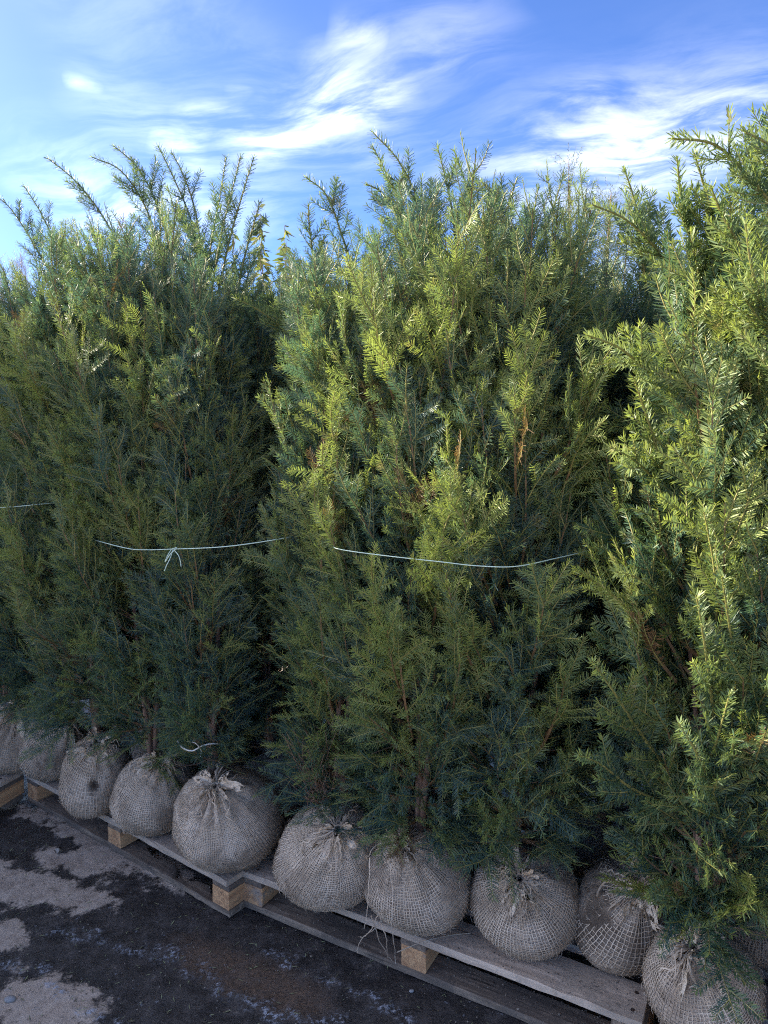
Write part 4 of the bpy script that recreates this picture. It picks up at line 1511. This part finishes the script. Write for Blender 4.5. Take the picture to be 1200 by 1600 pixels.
n = 5500
px_ = rr.uniform(-2.0, 0.8, n)
py_ = rr.uniform(0.9, 3.0, n)
c0 = np.stack([px_, py_, np.array([ground_z(a, b) for a, b in zip(px_, py_)]) + 0.001], 1)
crumbs(c0, 0.0010 + 0.0050 * rr.beta(1, 6, n), rr, 'ground_crumbs', 'small crumbs of earth and grit strewn over the wet ground')
cc = []
for O_, TH_ in ((O1, TH1), (O2, TH2), (O3, TH3)):
    for y0 in (0.0, 0.17, 0.34):
        m_ = 700
        a_ = rr.uniform(0.01, 1.19, m_)
        b_ = y0 + rr.uniform(0.004, 0.115, m_)
        cc.append(np.stack([O_[0] + math.cos(TH_) * a_ - math.sin(TH_) * b_, O_[1] + math.sin(TH_) * a_ + math.cos(TH_) * b_, np.full(m_, 0.1255)], 1))
    a_ = rr.uniform(0.01, 1.19, 500)
    b_ = rr.uniform(0.01, 0.095, 500)
    cc.append(np.stack([O_[0] + math.cos(TH_) * a_ - math.sin(TH_) * b_, O_[1] + math.sin(TH_) * a_ + math.cos(TH_) * b_, np.full(500, 0.0268)], 1))
cc = np.concatenate(cc)
crumbs(cc, 0.0008 + 0.004 * rr.beta(1, 4, len(cc)), rr, 'pallet_crumbs', 'dry soil crumbs spilled over the pallet boards')

# crumpled dry leaf
M_LEAF, t, p, o_ = material('dry leaf')
t.put(p.inputs['Base Color'], t.mix(t.noise(geo_pos(t), 60, 3), (0.24, 0.21, 0.17), (0.42, 0.38, 0.32)))
p.inputs['Roughness'].default_value = 0.7


def leaf(px, py, size, label, z=0.012):
    c_ = at_z(px, py, 0.008)
    g = Geo()
    v = np.array([(-1, .7, .1), (-.25, .55, .35), (.5, .1, .1), (1, -.15, .25), (.3, -.4, .5), (.15, -1, .15), (-.3, -.2, .12), (-.1, .1, .55)]) * size
    g.add(v, np.array([[0, 6, 7], [0, 7, 1], [1, 7, 2], [2, 7, 4], [2, 4, 3], [4, 7, 6], [4, 6, 5]]))
    tag(link('dry_leaf', g.mesh('dry_leaf', [M_LEAF]), None, (c_.x, c_.y, ground_z(c_.x, c_.y) + 0.001)), label, 'leaf')


leaf(92, 1330, 0.022, 'crumpled grey leaf standing up on the pale dry mud')
M_STONE, t, p, o_ = material('pebble')
t.put(p.inputs['Base Color'], t.mix(t.noise(geo_pos(t), 90, 3), (0.16, 0.15, 0.14), (0.36, 0.34, 0.32)))
p.inputs['Roughness'].default_value = 0.7


def pebble(x, y, s, seed, label, z=None):
    r = np.random.default_rng(seed)
    nzf = sphere_noise(seed)
    g = Geo()
    u = np.arange(12) * 2 * np.pi / 12
    v = np.linspace(0.05, math.pi - .05, 8)
    UU, VV = np.meshgrid(u, v)
    d = np.stack([np.cos(UU) * np.sin(VV), np.sin(UU) * np.sin(VV), np.cos(VV)], -1)
    P = d * (1 + 0.25 * nzf(d))[..., None] * s * np.array([1.2, 0.9, 0.65])
    i = np.arange(12)[None, :]
    b = np.arange(7)[:, None] * 12
    j = (i + 1) % 12
    g.add(P, np.stack([b + i, b + 12 + i, b + 12 + j, b + j], -1).reshape(-1, 4))
    tag(link('pebble', g.mesh('pebble', [M_STONE], True), None, (x, y, ground_z(x, y) + s * 0.4)), label, 'pebble')


pb = at_z(643, 1545, 0.01)
pebble(pb.x, pb.y, 0.006, 3, 'small grey pebble on the wet ground before the middle pallet')
pb = at_z(16, 1560, 0.01)
pebble(pb.x, pb.y, 0.012, 5, 'pale lichen-stained stone at the lower left corner')

# ------------------------------------------------------------------ other plants beyond
M_BROAD = make_needle_material('broad leaves', (0.06, 0.085, 0.03), (0.10, 0.13, 0.04), (0.20, 0.20, 0.06), (0.22, 0.15, 0.05))
M_BROWN = make_needle_material('brownish conifer', (0.13, 0.095, 0.055), (0.19, 0.14, 0.085), (0.26, 0.21, 0.11), (0.24, 0.16, 0.09), 0.2)


def leafy_plant(x, y, H, label, seed, mat, kind='broad'):
    r = np.random.default_rng(seed)
    o = bpy.data.objects.new('nursery_shrub', None)
    COL.objects.link(o)
    o.location = (x, y, 0)
    tag(o, label, 'shrub', 'other nursery plants beyond the yews')
    g = Geo()
    st = Geo()
    nst = 14 if kind == 'broad' else 22
    for k in range(nst):
        a = r.uniform(0, 6.28)
        sp = r.uniform(0.05, 0.4)
        h = H * r.uniform(0.8, 1.0)
        P0 = np.array([[0.05 * math.cos(a), 0.05 * math.sin(a), 0.05]])
        P2 = np.array([[sp * math.cos(a), sp * math.sin(a), h]])
        P1 = np.array([[sp * .8 * math.cos(a), sp * .8 * math.sin(a), h * .5]])
        st.add(*tubes(P0, P1, P2, np.array([0.010]), np.array([0.0012]), 8, 5))
        if kind == 'broad':
            n = int(h * 70)
            tt = r.uniform(0.25, 1, n)
            P = bez(np.repeat(P0, n, 0), np.repeat(P1, n, 0), np.repeat(P2, n, 0), tt)
            d = norm(r.normal(0, 1, (n, 3)) * np.array([1, 1, .3]) + np.array([0, 0, -0.55]))
            ln = r.uniform(0.05, 0.09, n)[:, None]
            W_ = norm(np.cross(d, r.normal(0, 1, (n, 3)))) * 0.011
            v = np.stack([P, P + d * ln * .45 + W_, P + d * ln * .45 - W_, P + d * ln], 1)
            b = np.arange(n)[:, None] * 4
            g.add(v, np.concatenate([b + [[0, 2, 1]], b + [[1, 2, 3]]]), 0, np.repeat(r.uniform(0, .8, n), 4))
        else:
            n = int(h * 150)
            tt = r.uniform(0.3, 0.99, n)
            P = bez(np.repeat(P0, n, 0), np.repeat(P1, n, 0), np.repeat(P2, n, 0), tt)
            d = norm(r.normal(0, 1, (n, 3)) * np.array([.6, .6, .2]) + np.array([0, 0, 1.0]))
            ln = r.uniform(0.06, 0.14, n)[:, None]
            needles(g, r, P, P + d * ln * .5, P + d * ln, norm(r.normal(0, 1, (n, 3))), np.full(n, .8), r.uniform(0, .6, n), 0.008, 0.011, 0.002)
    c1 = link('foliage', g.mesh('foliage', [mat, M_TWIG]), o)
    c1['kind'] = 'stuff'
    link('stem', st.mesh('stem', [M_BARK], True), o)


q = at_y(432, 330, 4.3)
leafy_plant(q.x, q.y, q.z, 'tall broadleaf shrub with drooping narrow leaves, rising in the gap between the yew groups', 31, M_BROAD)
q = at_y(915, 285, 3.0)
leafy_plant(q.x, q.y, q.z, 'thin pale conifer standing behind the gap between middle and right yews', 32, M_BROAD, 'con')
q = at_y(12, 385, 6.5)
leafy_plant(q.x, q.y, q.z, 'brownish conifer showing above the hedge at the left edge', 33, M_BROWN, 'con')
q = at_y(-40, 375, 6.9)
leafy_plant(q.x, q.y, q.z, 'brownish conifer half out of the picture at the far left', 34, M_BROWN, 'con')
